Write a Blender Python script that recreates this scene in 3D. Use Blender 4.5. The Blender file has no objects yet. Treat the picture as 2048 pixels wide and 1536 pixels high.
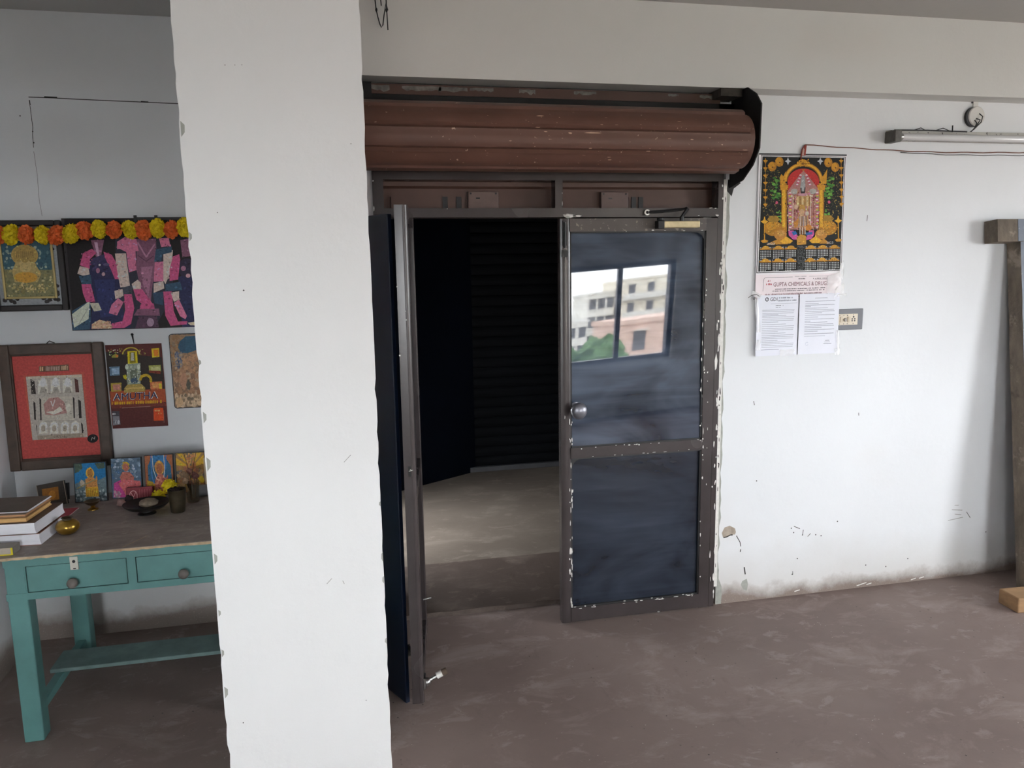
import bpy, bmesh, math, random
from math import sin, cos, pi, atan, radians, sqrt
from mathutils import Vector, Matrix, noise
random.seed(7)
S = bpy.context.scene
COL = S.collection

# ------------------------------------------------------------------ camera
F, PITCH, YAW, ROLL = 1562.0, radians(8.84), radians(12.3), -atan(160/10040.0)
fw = Vector((sin(YAW)*cos(PITCH), cos(YAW)*cos(PITCH), -sin(PITCH)))
rt0 = Vector((cos(YAW), -sin(YAW), 0)); up0 = rt0.cross(fw)
rt = rt0*cos(ROLL)+up0*sin(ROLL); up = -rt0*sin(ROLL)+up0*cos(ROLL)
cd = bpy.data.cameras.new('camera'); cam = bpy.data.objects.new('camera', cd); COL.objects.link(cam)
cd.sensor_width = 36; cd.lens = F/2048*36; cd.clip_start = .05; cd.clip_end = 400
cam.matrix_world = Matrix(((rt.x, up.x, -fw.x, 0), (rt.y, up.y, -fw.y, 0), (rt.z, up.z, -fw.z, 1.7), (0, 0, 0, 1)))
S.camera = cam

# ------------------------------------------------------------------ sky, daylight portals, exposure
SKY = 22.0
w = bpy.data.worlds.new('overcast_sky'); S.world = w; w.use_nodes = True
bg = w.node_tree.nodes['Background']; bg.inputs[0].default_value = (.925, .963, 1, 1); bg.inputs[1].default_value = SKY
S.view_settings.view_transform = 'Standard'; S.view_settings.look = 'None'
S.view_settings.gamma = 1; S.view_settings.use_curve_mapping = False
S.view_settings.exposure = 0.6
S.cycles.use_denoising = True
S.cycles.max_bounces = 12; S.cycles.diffuse_bounces = 8; S.cycles.transparent_max_bounces = 12
S.cycles.caustics_reflective = False; S.cycles.caustics_refractive = False
WINDOWS = [  # name, wall, centre along the wall, width, sill, head
    ('window_1', 'behind', 3.42, 1.44, .68, 1.92),
    ('window_2', 'behind', -.62, .90, .68, 2.10),  # unseen window, put in to light the pillar and prayer corner
    ('window_3', 'right', -.25, 2.00, .60, 2.42),
    ('window_4', 'right', 2.30, .60, .90, 2.30)]
YB, XR = -2.6, 6.2          # wall behind the camera, right-hand wall
def portal(name, loc, rot, sx, sz):
    l = bpy.data.lights.new(name, 'AREA'); l.shape = 'RECTANGLE'; l.size = sx; l.size_y = sz
    l.cycles.is_portal = True
    o = bpy.data.objects.new(name, l); COL.objects.link(o); o.location = loc; o.rotation_euler = rot
for n, wl, c, wd, z0, z1 in WINDOWS:
    if wl == 'behind': portal('daylight_opening', (c, YB-.02, (z0+z1)/2), (pi/2, 0, pi), wd, z1-z0)
    else: portal('daylight_opening', (XR+.02, c, (z0+z1)/2), (pi/2, 0, pi/2), wd, z1-z0)
portal('daylight_opening', (-.33, 4.80, .65), (pi/2, 0, -pi/2), .80, 1.3)

# ------------------------------------------------------------------ materials
def lin(h, g=1.0):
    if isinstance(h, str):
        h = h.lstrip('#'); h = [int(h[i:i+2], 16) for i in (0, 2, 4)]
    r = []
    for v in h:
        v /= 255.0
        v = v/12.92 if v <= .04045 else ((v+.055)/1.055)**2.4
        r.append(min(.92, v*g))
    return (*r, 1)
class NT:
    def __init__(s, name):
        s.m = bpy.data.materials.new(name); s.m.use_nodes = True
        s.t = s.m.node_tree; s.b = s.t.nodes['Principled BSDF']; s.tc = None
    def n(s, typ, **kw):
        x = s.t.nodes.new(typ)
        for k, v in kw.items():
            if k.startswith('_'): setattr(x, k[1:], v)
            else: x.inputs[k.replace('__', ' ')].default_value = v
        return x
    def l(s, a, b): s.t.links.new(a, b)
    def co(s, scale=(1, 1, 1), rot=(0, 0, 0)):
        if not s.tc: s.tc = s.n('ShaderNodeTexCoord')
        mp = s.n('ShaderNodeMapping'); mp.inputs['Scale'].default_value = scale; mp.inputs['Rotation'].default_value = rot
        s.l(s.tc.outputs['Object'], mp.inputs[0]); return mp.outputs[0]
    def noise(s, scale, detail=4, rough=.55, st=(1, 1, 1), dist=0, rot=(0, 0, 0)):
        x = s.n('ShaderNodeTexNoise', Scale=scale, Detail=detail, Roughness=rough, Distortion=dist)
        s.l(s.co(st, rot), x.inputs['Vector']); return x.outputs[0]
    def ramp(s, f, a, b, lo=0.0, hi=1.0):
        x = s.n('ShaderNodeMapRange', _clamp=True); s.l(f, x.inputs[0])
        for i, v in zip((1, 2, 3, 4), (a, b, lo, hi)): x.inputs[i].default_value = v
        return x.outputs[0]
    def math(s, op, a, b=None):
        x = s.n('ShaderNodeMath', _operation=op)
        for i, v in enumerate((a, b)):
            if v is None: continue
            if hasattr(v, 'links'): s.l(v, x.inputs[i])
            else: x.inputs[i].default_value = v
        return x.outputs[0]
    def mix(s, f, a, b):
        x = s.n('ShaderNodeMix', _data_type='RGBA')
        for i, v in ((0, f), (6, a), (7, b)):
            if hasattr(v, 'links'): s.l(v, x.inputs[i])
            else: x.inputs[i].default_value = v
        return x.outputs[2]
    def axis(s, k):
        x = s.n('ShaderNodeSeparateXYZ'); s.l(s.co(), x.inputs[0]); return x.outputs[k]
    def base(s, c):
        if hasattr(c, 'links'): s.l(c, s.b.inputs['Base Color'])
        else: s.b.inputs['Base Color'].default_value = c
    def bump(s, f, st=.2, d=.01):
        x = s.n('ShaderNodeBump', Strength=st, Distance=d); s.l(f, x.inputs['Height']); s.l(x.outputs[0], s.b.inputs['Normal'])
    def done(s, rough=.6, metal=0, spec=.5, coat=0):
        if hasattr(rough, 'links'): s.l(rough, s.b.inputs['Roughness'])
        else: s.b.inputs['Roughness'].default_value = rough
        s.b.inputs['Metallic'].default_value = metal; s.b.inputs['Specular IOR Level'].default_value = spec
        s.b.inputs['Coat Weight'].default_value = coat; s.b.inputs['Coat Roughness'].default_value = .08
        return s.m
_cache = {}
def mat(name, c, rough=.6, metal=0, var=.12, scale=14, spec=.5, coat=0, g=1.0, bump=0, st=(1, 1, 1)):
    key = (name, str(c), rough, metal, var, scale, coat, g)
    if key in _cache: return _cache[key]
    t = NT(name); c1 = lin(c, g)
    c2 = tuple(max(0, v*(1-2*var)) for v in c1[:3])+(1,)
    f = t.noise(scale, 5, .6, st)
    t.base(t.mix(t.ramp(f, .3, .7), c1, c2))
    if bump: t.bump(f, bump, .004)
    _cache[key] = t.done(rough, metal, spec, coat); return _cache[key]
G = 2.1  # paints and prints are listed by how they look in the dim corner; their own colour is lighter
def ink(c, g=1.0): return mat('ink_'+(c if isinstance(c, str) else '%02x%02x%02x' % tuple(c)).strip('#'), c, .55, var=.17, scale=110, g=g, spec=.22)

def wall_paint(name, c='e4e3df', dirt=0.0, stain=True, z0=0.0):
    t = NT(name); a = lin(c)
    f = t.noise(1.3, 5, .6); col = t.mix(t.ramp(f, .35, .75, 0, .7), a, tuple(v*.93 for v in a[:3])+(1,))
    if stain: col = t.mix(t.ramp(t.noise(.9, 3, .5, (1, 1, 1.4)), .62, .78, 0, .22), col, lin('cbb9a8'))
    if dirt:
        z = t.axis(2); n1 = t.noise(9, 6, .7); n2 = t.noise(2.2, 3, .5)
        h = t.math('SUBTRACT', z, t.math('MULTIPLY', t.math('SUBTRACT', n1, .5), .10))
        h = t.math('SUBTRACT', h, t.math('MULTIPLY', t.math('SUBTRACT', n2, .5), .22))
        col = t.mix(t.ramp(h, z0+.02, z0+.30, dirt*.45, 0), col, lin('b5aa9b'))
        col = t.mix(t.ramp(h, z0+.015, z0+.085, dirt, 0), col, lin('82736a'))
        g = t.noise(150, 3, .7)
        msk = t.math('MULTIPLY', t.ramp(g, .60, .66), t.ramp(h, z0+.03, z0+.12, .5, 0))
        col = t.mix(msk, col, lin('c9bfae'))
    t.base(col); t.bump(t.noise(22, 6, .6), .12, .01)
    return t.done(.62, spec=.3)
M = {}
M['wall'] = wall_paint('white_wall_paint', 'e2e4e6', dirt=.95)
M['wall_shrine'] = wall_paint('white_wall_paint_dirty_base', 'dcdfe2', dirt=.85, z0=.05)
M['wall_plain'] = wall_paint('white_wall_paint_plain', 'd9d9d6', stain=False)
M['beam'] = wall_paint('beam_paint', 'd8d8d5')
M['pillar'] = wall_paint('pillar_paint', 'e6e6e5', stain=False)
M['ceiling'] = wall_paint('ceiling_paint', 'b4b3b0', stain=False)
M['plaster'] = mat('bare_plaster', 'b3a596', .9, var=.15, scale=40, bump=.3)
M['plaster_grey'] = mat('grey_plaster', 'a9aaa2', .9, var=.12, scale=40)
M['mark'] = mat('dark_scuff', '3a3734', .8)
M['patch_line'] = mat('patch_line_shade', '3c3c3a', .9)  # dark strips standing for the shade along painted-over patch lines
M['faint'] = mat('faint_scuff', 'a2a19d', .8)

def floor_mat(name, base, light, dark, spk=True):
    t = NT(name)
    n1 = t.noise(1.1, 6, .62); col = t.mix(t.ramp(n1, .3, .72), lin(dark), lin(base))
    n2 = t.noise(2.6, 7, .68, (1, 1.7, 1), .6, (0, 0, .5)); col = t.mix(t.ramp(n2, .52, .66, 0, .55), col, lin(light))
    n3 = t.noise(6.5, 6, .7, (1, 1.5, 1), .4); col = t.mix(t.ramp(n3, .57, .64, 0, .5), col, lin(light))
    n3b = t.noise(4.7, 5, .7, (1.4, 1, 1), .8); col = t.mix(t.ramp(n3b, .60, .68, 0, .55), col, lin(dark))
    if spk:
        v = t.n('ShaderNodeTexVoronoi', Scale=38); t.l(t.co(), v.inputs['Vector'])
        sm = t.math('MULTIPLY', t.ramp(v.outputs['Distance'], .05, .11, 1, 0), t.ramp(t.noise(3.1, 3), .53, .6))
        col = t.mix(t.math('MULTIPLY', sm, .75), col, lin('c9bdb2'))
        v2 = t.n('ShaderNodeTexVoronoi', Scale=24); t.l(t.co((1, 1, 1), (0, 0, 1)), v2.inputs['Vector'])
        sm = t.math('MULTIPLY', t.ramp(v2.outputs['Distance'], .05, .10, 1, 0), t.ramp(t.noise(2.3, 3, .5, (1, 1.2, 1), .3), .5, .6))
        col = t.mix(t.math('MULTIPLY', sm, .8), col, lin('2b2625'))
    t.base(col); t.bump(t.noise(30, 7, .7), .18, .006)
    return t.done(t.ramp(n2, .3, .8, .55, .75), spec=.3)
M['floor'] = floor_mat('worn_red_brown_floor', '8f7f79', 'a49590', '7b6b65')
M['floor_lobby'] = floor_mat('dusty_grey_floor', '756b61', '887e73', '61574e', False)
M['floor_step'] = floor_mat('worn_floor_edge', '5c4f48', '73665d', '483d37', False)

def painted_metal(name, c, chip=.70, rough=.34, chipc='cfcac4'):
    t = NT(name); a = lin(c)
    col = t.mix(t.ramp(t.noise(5, 5, .6), .3, .7), a, tuple(v*.72 for v in a[:3])+(1,))
    col = t.mix(t.ramp(t.noise(46, 5, .65), chip, chip+.02), col, lin(chipc))
    t.base(col); t.bump(t.noise(70, 4), .02, .002)
    return t.done(t.ramp(t.noise(3, 2), .3, .7, rough-.02, rough+.03), spec=.5)
M['door'] = painted_metal('charcoal_door_paint', '423b3b', .76, .25)
M['door_worn'] = painted_metal('worn_door_paint', '554d49', .60, .5, '867c71')
M['shutter'] = painted_metal('brown_shutter_paint', '68473b', .69, .45, 'd2b8a2')
M['shutter_bar'] = painted_metal('brown_bar_paint', '54392f', .8, .5)
M['chip'] = mat('bared_white_primer', 'e6e3dd', .7, var=.1, scale=60)
M['black'] = mat('black_rubber', '131316', .5, var=.1)
M['void'] = mat('black_steel_and_gap_shade', '161313', .7, var=.2, scale=8)  # black steel; also the painted shade in the gap round the coil
M['navy'] = mat('navy_paint', '102038', .4, var=.2, scale=3)
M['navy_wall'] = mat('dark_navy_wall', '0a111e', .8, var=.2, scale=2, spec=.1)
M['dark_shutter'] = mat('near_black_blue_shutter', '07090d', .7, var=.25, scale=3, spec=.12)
M['steel'] = mat('brushed_steel', 'a9a8a6', .3, 1, var=.1)
M['knob'] = mat('satin_grey_knob', '87878f', .32, .6, var=.05)
M['brass_plate'] = mat('faded_brass_body', 'd8c79c', .4, .2, var=.15, scale=30)
M['teal'] = painted_metal('teal_table_paint', '649693', .76, .42, 'c7b790')
M['knobwood'] = mat('worn_dark_knob', '77706a', .5, var=.2)
M['brass'] = mat('old_brass', 'c8a04a', .28, .9, var=.25, scale=24)
M['darkbrass'] = mat('tarnished_brass', '6d6350', .38, .8, var=.25, scale=20)
M['paper'] = mat('book_paper', 'eeeef4', .8, var=.04, scale=20, st=(1, 1, 30))
M['sheet'] = mat('white_paper', 'e9ebf4', .7, var=.02)
M['calsheet'] = mat('glossy_calendar_paper', 'eae6e8', .35, var=.02)
t = NT('clear_tape')
t.base((.95, .95, .95, 1)); t.b.inputs['Alpha'].default_value = .45; M['tape'] = t.done(.18, spec=.6)

def glass_pane(name, base, dust, dustc, rough=.018):
    t = NT(name)
    n = t.noise(1.8, 3, .5, (1, 1, 2.0), 1.2); n2 = t.noise(2.6, 3, .5, (.6, 1, 7), .5)
    f = t.math('ADD', t.ramp(n, .35, .75, 0, dust), t.ramp(n2, .45, .80, 0, dust*.5))
    # wiped arc of dust
    sx = t.axis(0); sz = t.axis(2)
    dx = t.math('SUBTRACT', sx, -.10); dz = t.math('SUBTRACT', sz, 1.32)
    r = t.math('SQRT', t.math('ADD', t.math('MULTIPLY', dx, dx), t.math('MULTIPLY', dz, dz)))
    r = t.math('ADD', r, t.math('MULTIPLY', t.math('SUBTRACT', t.noise(5, 4), .5), .14))
    ring = t.math('MULTIPLY', t.ramp(r, .26, .40), t.ramp(r, .40, .47, 1, 0))
    f = t.math('ADD', f, t.math('MULTIPLY', ring, dust*.9))
    t.base(t.mix(f, lin(base), lin(dustc)))
    t.b.inputs['IOR'].default_value = 1.52
    return t.done(rough, spec=.55)
M['pane'] = glass_pane('tinted_dusty_pane', '131d2d', .55, '667386')
M['pane_low'] = glass_pane('tinted_dusty_lower_pane', '0e141f', .34, '515c6e', .09)
t = NT('window_glass')
tr = t.n('ShaderNodeBsdfTransparent'); gl = t.n('ShaderNodeBsdfGlossy', Roughness=0.0); mx = t.n('ShaderNodeMixShader', Fac=.06)
out = t.t.nodes['Material Output']; t.l(tr.outputs[0], mx.inputs[1]); t.l(gl.outputs[0], mx.inputs[2]); t.l(mx.outputs[0], out.inputs[0])
t.t.nodes.remove(t.b); M['winglass'] = t.m
M['winframe'] = mat('grey_aluminium', '55555f', .4, .2, var=.05)
t = NT('drinking_glass')
tr = t.n('ShaderNodeBsdfTransparent'); tr.inputs[0].default_value = (.88, .86, .80, 1)
gl = t.n('ShaderNodeBsdfGlossy', Roughness=.05); mx = t.n('ShaderNodeMixShader', Fac=.12)
out = t.t.nodes['Material Output']; t.l(tr.outputs[0], mx.inputs[1]); t.l(gl.outputs[0], mx.inputs[2]); t.l(mx.outputs[0], out.inputs[0])
t.t.nodes.remove(t.b); M['tumbler_glass'] = t.m

# ------------------------------------------------------------------ mesh helpers
class MB:
    """collects shapes, then becomes one mesh object"""
    def __init__(s): s.v = []; s.f = []; s.mi = []; s.m = 0; s.T = Matrix()
    def add(s, vs, fs, m=None):
        o = len(s.v); s.v += [tuple(s.T @ Vector(p)) for p in vs]
        for f in fs: s.f.append(tuple(i+o for i in f)); s.mi.append(s.m if m is None else m)
        return s
    def box(s, a, b, m=None, rot=None, taper=1.0):
        x0, y0, z0 = a; x1, y1, z1 = b
        vs = [(x0, y0, z0), (x1, y0, z0), (x1, y1, z0), (x0, y1, z0), (x0, y0, z1), (x1, y0, z1), (x1, y1, z1), (x0, y1, z1)]
        if taper != 1.0:
            cx, cy = (x0+x1)/2, (y0+y1)/2
            vs[:4] = [(cx+(p[0]-cx)*taper, cy+(p[1]-cy)*taper, p[2]) for p in vs[:4]]
        if rot is not None:
            c = Vector(((x0+x1)/2, (y0+y1)/2, (z0+z1)/2)); vs = [tuple(c+rot @ (Vector(p)-c)) for p in vs]
        return s.add(vs, [(3, 2, 1, 0), (4, 5, 6, 7), (0, 1, 5, 4), (1, 2, 6, 5), (2, 3, 7, 6), (3, 0, 4, 7)], m)
    def lathe(s, prof, c=(0, 0, 0), n=32, axis='z', m=None, closed=False):
        vs = []; fs = []
        for r, h in prof:
            for i in range(n):
                a = 2*pi*i/n; p = (r*cos(a), r*sin(a), h)
                if axis == 'x': p = (h, r*cos(a), r*sin(a))
                if axis == 'y': p = (r*cos(a), h, r*sin(a))
                vs.append((p[0]+c[0], p[1]+c[1], p[2]+c[2]))
        k = len(prof)
        for j in range(k-1 if not closed else k):
            for i in range(n):
                a, b = j*n+i, j*n+(i+1) % n; c2, d = ((j+1) % k)*n+(i+1) % n, ((j+1) % k)*n+i
                fs.append((a, b, c2, d) if axis != 'y' else (d, c2, b, a))
        if not closed:
            fs.append(tuple(range(n))[::-1] if axis != 'y' else tuple(range(n)))
            fs.append(tuple(range((k-1)*n, k*n)) if axis != 'y' else tuple(range((k-1)*n, k*n))[::-1])
        return s.add(vs, fs, m)
    def tube(s, pts, r, n=8, m=None):
        P = [Vector(p) for p in pts]; vs = []; fs = []; pu = None
        for i, p in enumerate(P):
            d = (P[min(i+1, len(P)-1)]-P[max(i-1, 0)]).normalized()
            u = pu if pu else (Vector((0, 0, 1)) if abs(d.z) < .9 else Vector((1, 0, 0)))
            u = (u-d*u.dot(d)).normalized(); pu = u; w2 = d.cross(u)
            rr = r[i] if isinstance(r, (list, tuple)) else r
            for k in range(n): a = 2*pi*k/n; vs.append(tuple(p+u*rr*cos(a)+w2*rr*sin(a)))
        for i in range(len(P)-1):
            for k in range(n): fs.append((i*n+k, i*n+(k+1) % n, (i+1)*n+(k+1) % n, (i+1)*n+k))
        fs.append(tuple(range(n))[::-1]); fs.append(tuple(range((len(P)-1)*n, len(P)*n)))
        return s.add(vs, fs, m)
    def prism(s, poly, plane, d0, d1, m=None):
        """extrude a 2-D polygon; plane 'yz' extrudes along x, 'xz' along y, 'xy' along z"""
        def q(a, b, d): return {'yz': (d, a, b), 'xz': (a, d, b), 'xy': (a, b, d)}[plane]
        n = len(poly); vs = [q(a, b, d0) for a, b in poly]+[q(a, b, d1) for a, b in poly]
        fs = [tuple(range(n))[::-1], tuple(range(n, 2*n))]+[(i, (i+1) % n, n+(i+1) % n, n+i) for i in range(n)]
        return s.add(vs, fs, m)
    def ball(s, c, r, m=None, u=16, v=10, sc=(1, 1, 1), lump=0):
        vs = []; fs = []
        for j in range(v+1):
            for i in range(u):
                a, b = 2*pi*i/u, pi*j/v; d = Vector((sin(b)*cos(a), sin(b)*sin(a), cos(b)))
                k = r*(1+lump*noise.noise(d*2.3+Vector(c)*9))
                vs.append((c[0]+d.x*k*sc[0], c[1]+d.y*k*sc[1], c[2]+d.z*k*sc[2]))
        for j in range(v):
            for i in range(u): fs.append((j*u+i, (j+1)*u+i, (j+1)*u+(i+1) % u, j*u+(i+1) % u))
        return s.add(vs, fs, m)
    def build(s, name, mats, parent=None, loc=None, rot=None, smooth=False, bevel=0, merge=False):
        me = bpy.data.meshes.new(name); me.from_pydata(s.v, [], s.f)
        if not isinstance(mats, (list, tuple)): mats = [mats]
        for m in mats: me.materials.append(m)
        for p, i in zip(me.polygons, s.mi): p.material_index = i
        bm = bmesh.new(); bm.from_mesh(me)
        if merge or smooth: bmesh.ops.remove_doubles(bm, verts=bm.verts, dist=1e-5)
        bmesh.ops.recalc_face_normals(bm, faces=bm.faces) if not getattr(s, 'flat', False) else None
        bm.to_mesh(me); bm.free()
        if smooth:
            me.polygons.foreach_set('use_smooth', [True]*len(me.polygons))
            me.set_sharp_from_angle(angle=radians(smooth if smooth is not True else 40))
        o = bpy.data.objects.new(name, me); COL.objects.link(o)
        if parent is not None: o.parent = parent
        if loc is not None: o.location = loc
        if rot is not None: o.rotation_euler = rot
        if bevel:
            b = o.modifiers.new('edge', 'BEVEL'); b.width = bevel; b.segments = 2; b.limit_method = 'ANGLE'; b.harden_normals = False
        return o
def tag(o, label=None, cat=None, group=None, kind=None):
    if label: o['label'] = label
    if cat: o['category'] = cat
    if group: o['group'] = group
    if kind: o['kind'] = kind
    return o
def thing(name, label, cat, loc=(0, 0, 0), rot=(0, 0, 0), group=None, kind=None):
    o = bpy.data.objects.new(name, None); COL.objects.link(o); o.location = loc; o.rotation_euler = rot
    o.empty_display_size = .05
    return tag(o, label, cat, group, kind)
def plab(o, label): o['label'] = label; return o
def chips(mb, p0, p1, n, nrm, m, size=.010, rnd=random):
    """flakes of bared primer scattered along an edge"""
    p0, p1, nrm = Vector(p0), Vector(p1), Vector(nrm).normalized(); d = (p1-p0); L = d.length; d.normalize(); s2 = nrm.cross(d)
    for _ in range(max(1, int(n*.36))):
        t2 = rnd.random()*L; ln = size*(.4+1.8*rnd.random()**2); wd = size*(.15+.3*rnd.random())
        c = p0+d*t2+s2*(rnd.random()-.5)*size*.5+nrm*.0006
        k = rnd.randint(5, 7); pts = []
        for i in range(k):
            a = 2*pi*i/k; q = .6+.5*rnd.random(); pts.append(tuple(c+d*ln*.5*q*cos(a)+s2*wd*.5*q*sin(a)))
        mb.add(pts, [tuple(range(k))], m)

# ------------------------------------------------------------------ the room shell
W, H, YS, XL = 3.38, 2.77, 3.80, -1.46      # door wall, ceiling, alcove wall, left wall
def struct(name, mb, mats, label, cat='wall', **k): return tag(mb.build(name, mats, **k), label, cat, kind='structure')
def wpoly(mb, pts, y, m, off=.0008): mb.add([(x, y-off, z) for x, z in pts], [tuple(range(len(pts)))], m)
def wline(mb, pts, y, wd, m, off=.0008):
    for (x0, z0), (x1, z1) in zip(pts, pts[1:]):
        d = Vector((x1-x0, z1-z0)); L = d.length
        if L < 1e-6: continue
        n = Vector((-d.y, d.x))/L*wd/2
        mb.add([(x0-n.x, y-off, z0-n.y), (x1-n.x, y-off, z1-n.y), (x1+n.x, y-off, z1+n.y), (x0+n.x, y-off, z0+n.y)], [(0, 1, 2, 3)], m)
b = MB(); b.box((-1.7, YB-.3, -.2), (XR+.3, 3.58, 0)); b.box((-1.7, 3.58, -.2), (-.12, 4.05, 0))
struct('floor', b, M['floor'], 'worn red-brown concrete floor with pale scuffs', 'floor')
b = MB(); b.box((-1.7, YB-.3, H), (XR+.3, YS+.25, H+.2))
struct('ceiling', b, M['ceiling'], 'plain grey painted ceiling', 'ceiling')

# door wall with its opening
b = MB()
b.box((1.755, W, -.05), (XR+.2, W+.22, H)); b.box((-.12, W, -.05), (.16, YS+.2, H)); b.box((.16, W+.10, 2.40), (1.755, W+.22, H))
wpoly(b, [(1.788, .347), (1.781, .369), (1.795, .396), (1.822, .403), (1.851, .387), (1.857, .367), (1.852, .355), (1.828, .357), (1.808, .349)], W, 1)
wline(b, [(1.79, .345), (1.805, .346), (1.828, .355), (1.84, .354)], W, .006, 2, .0012)
wline(b, [(1.86, .348), (1.881, .312), (1.885, .29)], W, .004, 2); wline(b, [(1.885, .275), (1.884, .262)], W, .005, 2); wline(b, [(1.908, .180), (1.915, .141)], W, .006, 2)
wpoly(b, [(1.9, .108), (1.924, .117), (1.932, .085), (1.926, .054), (1.905, .064), (1.892, .089)], W, 3)
for x, z in [(2.161, .359), (2.225, .318), (2.331, .304), (2.421, .372), (2.202, .195), (2.176, .114), (3.324, .233), (2.175, .335), (2.30, .312), (1.96, .62), (2.72, .10), (2.60, .12), (2.85, .13)]:
    wpoly(b, [(x-.004, z), (x, z-.004), (x+.004, z), (x, z+.004)], W, 2)
for p in ([(2.175, .368), (2.21, .352)], [(2.229, .345), (2.225, .318)], [(2.255, .307), (2.271, .322)], [(2.178, .13), (2.18, .112)],
          [(3.192, .356), (3.218, .321)], [(2.501, 1.899), (2.499, 1.87)], [(1.93, 1.02), (1.935, 1.0)], [(2.51, .93), (2.512, .915)]): wline(b, p, W, .003, 2)
for p in ([(3.081, .318), (3.172, .328)], [(3.115, .399), (3.14, .397)], [(3.10, .375), (3.165, .368)], [(3.12, .35), (3.16, .343)]): wline(b, p, W, .003, 4)
for x, z in [(2.553, .012), (2.58, .018), (2.61, .012), (2.877, .010), (2.927, .013), (2.193, .02)]: wline(b, [(x, z), (x+.03, z+.006)], W, .005, 5)
# ragged plaster where the wall meets the door frame, and the broken corner by the shutter bracket
rnd = random.Random(3)
left = [(1.757, .0)]; right = []
for i in range(46):
    z = i*.045; right.append((1.763+.012*rnd.random()+(.02 if i < 3 else 0)+(.008 if i > 40 else 0), z))
wpoly(b, [(1.7552, 0)]+right+[(1.7552, 2.02)], W, 3)
wpoly(b, [(1.80, 2.055), (1.845, 2.09), (1.87, 2.10), (1.85, 2.075), (1.83, 2.06), (1.815, 2.04)], W, 3)
wpoly(b, [(1.76, 2.01), (1.785, 1.985), (1.795, 2.02), (1.83, 2.045), (1.80, 2.06), (1.765, 2.06)], W, 6, .001)
struct('wall_back', b, [M['wall'], M['plaster'], M['mark'], M['plaster_grey'], M['faint'], M['chip'], M['void']], 'white wall around the shuttered doorway, dirty along its base')

b = MB(); b.box((XL-.2, YS, -.05), (-.12, YS+.2, H))
wline(b, [(-1.24, 2.422), (-1.139, 2.421), (-1.042, 2.418), (-.60, 2.410), (-.12, 2.404)], YS, .0035, 1)
wline(b, [(-1.18, 2.424), (-1.13, 2.423)], YS, .006, 1); wline(b, [(-.80, 2.415), (-.77, 2.414)], YS, .006, 1)
wline(b, [(-1.238, 2.41), (-1.237, 2.39)], YS, .004, 1); wline(b, [(-1.238, 2.39), (-1.236, 2.30), (-1.240, 2.268), (-1.241, 2.216)], YS, .0022, 1)
wline(b, [(-1.242, 2.20), (-1.238, 2.10), (-1.241, 2.0), (-1.236, 1.93)], YS, .0012, 1)
for x, z in [(-1.238, 2.282), (-1.238, 2.236), (-1.28, 2.345)]: wpoly(b, [(x-.003, z), (x, z-.004), (x+.003, z), (x, z+.004)], YS, 1)
struct('wall_alcove', b, [M['wall_shrine'], M['patch_line']], 'shaded white wall of the prayer corner behind the teal table')
b = MB(); b.box((XL-.2, YB-.2, -.05), (XL, YS+.2, H))
struct('wall_left', b, M['wall_shrine'], 'white side wall at the left end of the prayer corner')

def wall_with_windows(name, which, label):
    b = MB(); ws = sorted([(c-wd/2, c+wd/2, z0, z1) for _, s2, c, wd, z0, z1 in WINDOWS if s2 == which])
    a0, a1 = (XL-.2, XR+.2) if which == 'behind' else (YB, W)
    def q(u0, u1, z0, z1):
        if which == 'behind': b.box((u0, YB-.2, z0), (u1, YB, z1))
        else: b.box((XR, u0, z0), (XR+.2, u1, z1))
    u = a0
    for x0, x1, z0, z1 in ws: q(u, x0, -.05, H); q(x0, x1, -.05, z0); q(x0, x1, z1, H); u = x1
    q(u, a1, -.05, H)
    return struct(name, b, M['wall_plain'], label)
wall_with_windows('wall_front', 'behind', 'white wall behind the camera with two sliding windows')
wall_with_windows('wall_right', 'right', 'white right-hand wall with two windows')
for n, wl, c, wd, z0, z1 in WINDOWS:
    o = thing(n, 'grey aluminium two-pane sliding window, '+{'window_1': 'the one mirrored in the dark door pane', 'window_2': 'unseen, placed behind the camera to light the pillar and prayer corner', 'window_3': 'in the right wall, nearer the camera', 'window_4': 'in the right wall, nearer the leaning timber frame'}[n], 'window', kind='structure')
    if wl == 'behind': o.location = (c, YB-.10, 0)
    else: o.location = (XR+.10, c, 0); o.rotation_euler = (0, 0, pi/2)
    h = wd/2; b = MB()
    for p in (((-h, -.05, z0), (-h+.06, .05, z1)), ((h-.06, -.05, z0), (h, .05, z1)), ((-h, -.05, z0), (h, .05, z0+.06)), ((-h, -.05, z1-.06), (h, .05, z1)), ((-.03, -.03, z0), (.03, .03, z1))): b.box(*p)
    b.build('window_frame', M['winframe'], o)
    for sx in (-1, 1):
        b = MB(); b.box((min(sx*.03, sx*(h-.06)), -.004, z0+.06), (max(sx*.03, sx*(h-.06)), .004, z1-.06)); b.build('pane', M['winglass'], o)

b = MB(); b.box((-.38, W-.12, 2.435), (XR+.2, W, H)); struct('trim_1', b, M['beam'], 'white concrete beam along the top of the door wall', 'beam')
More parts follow.
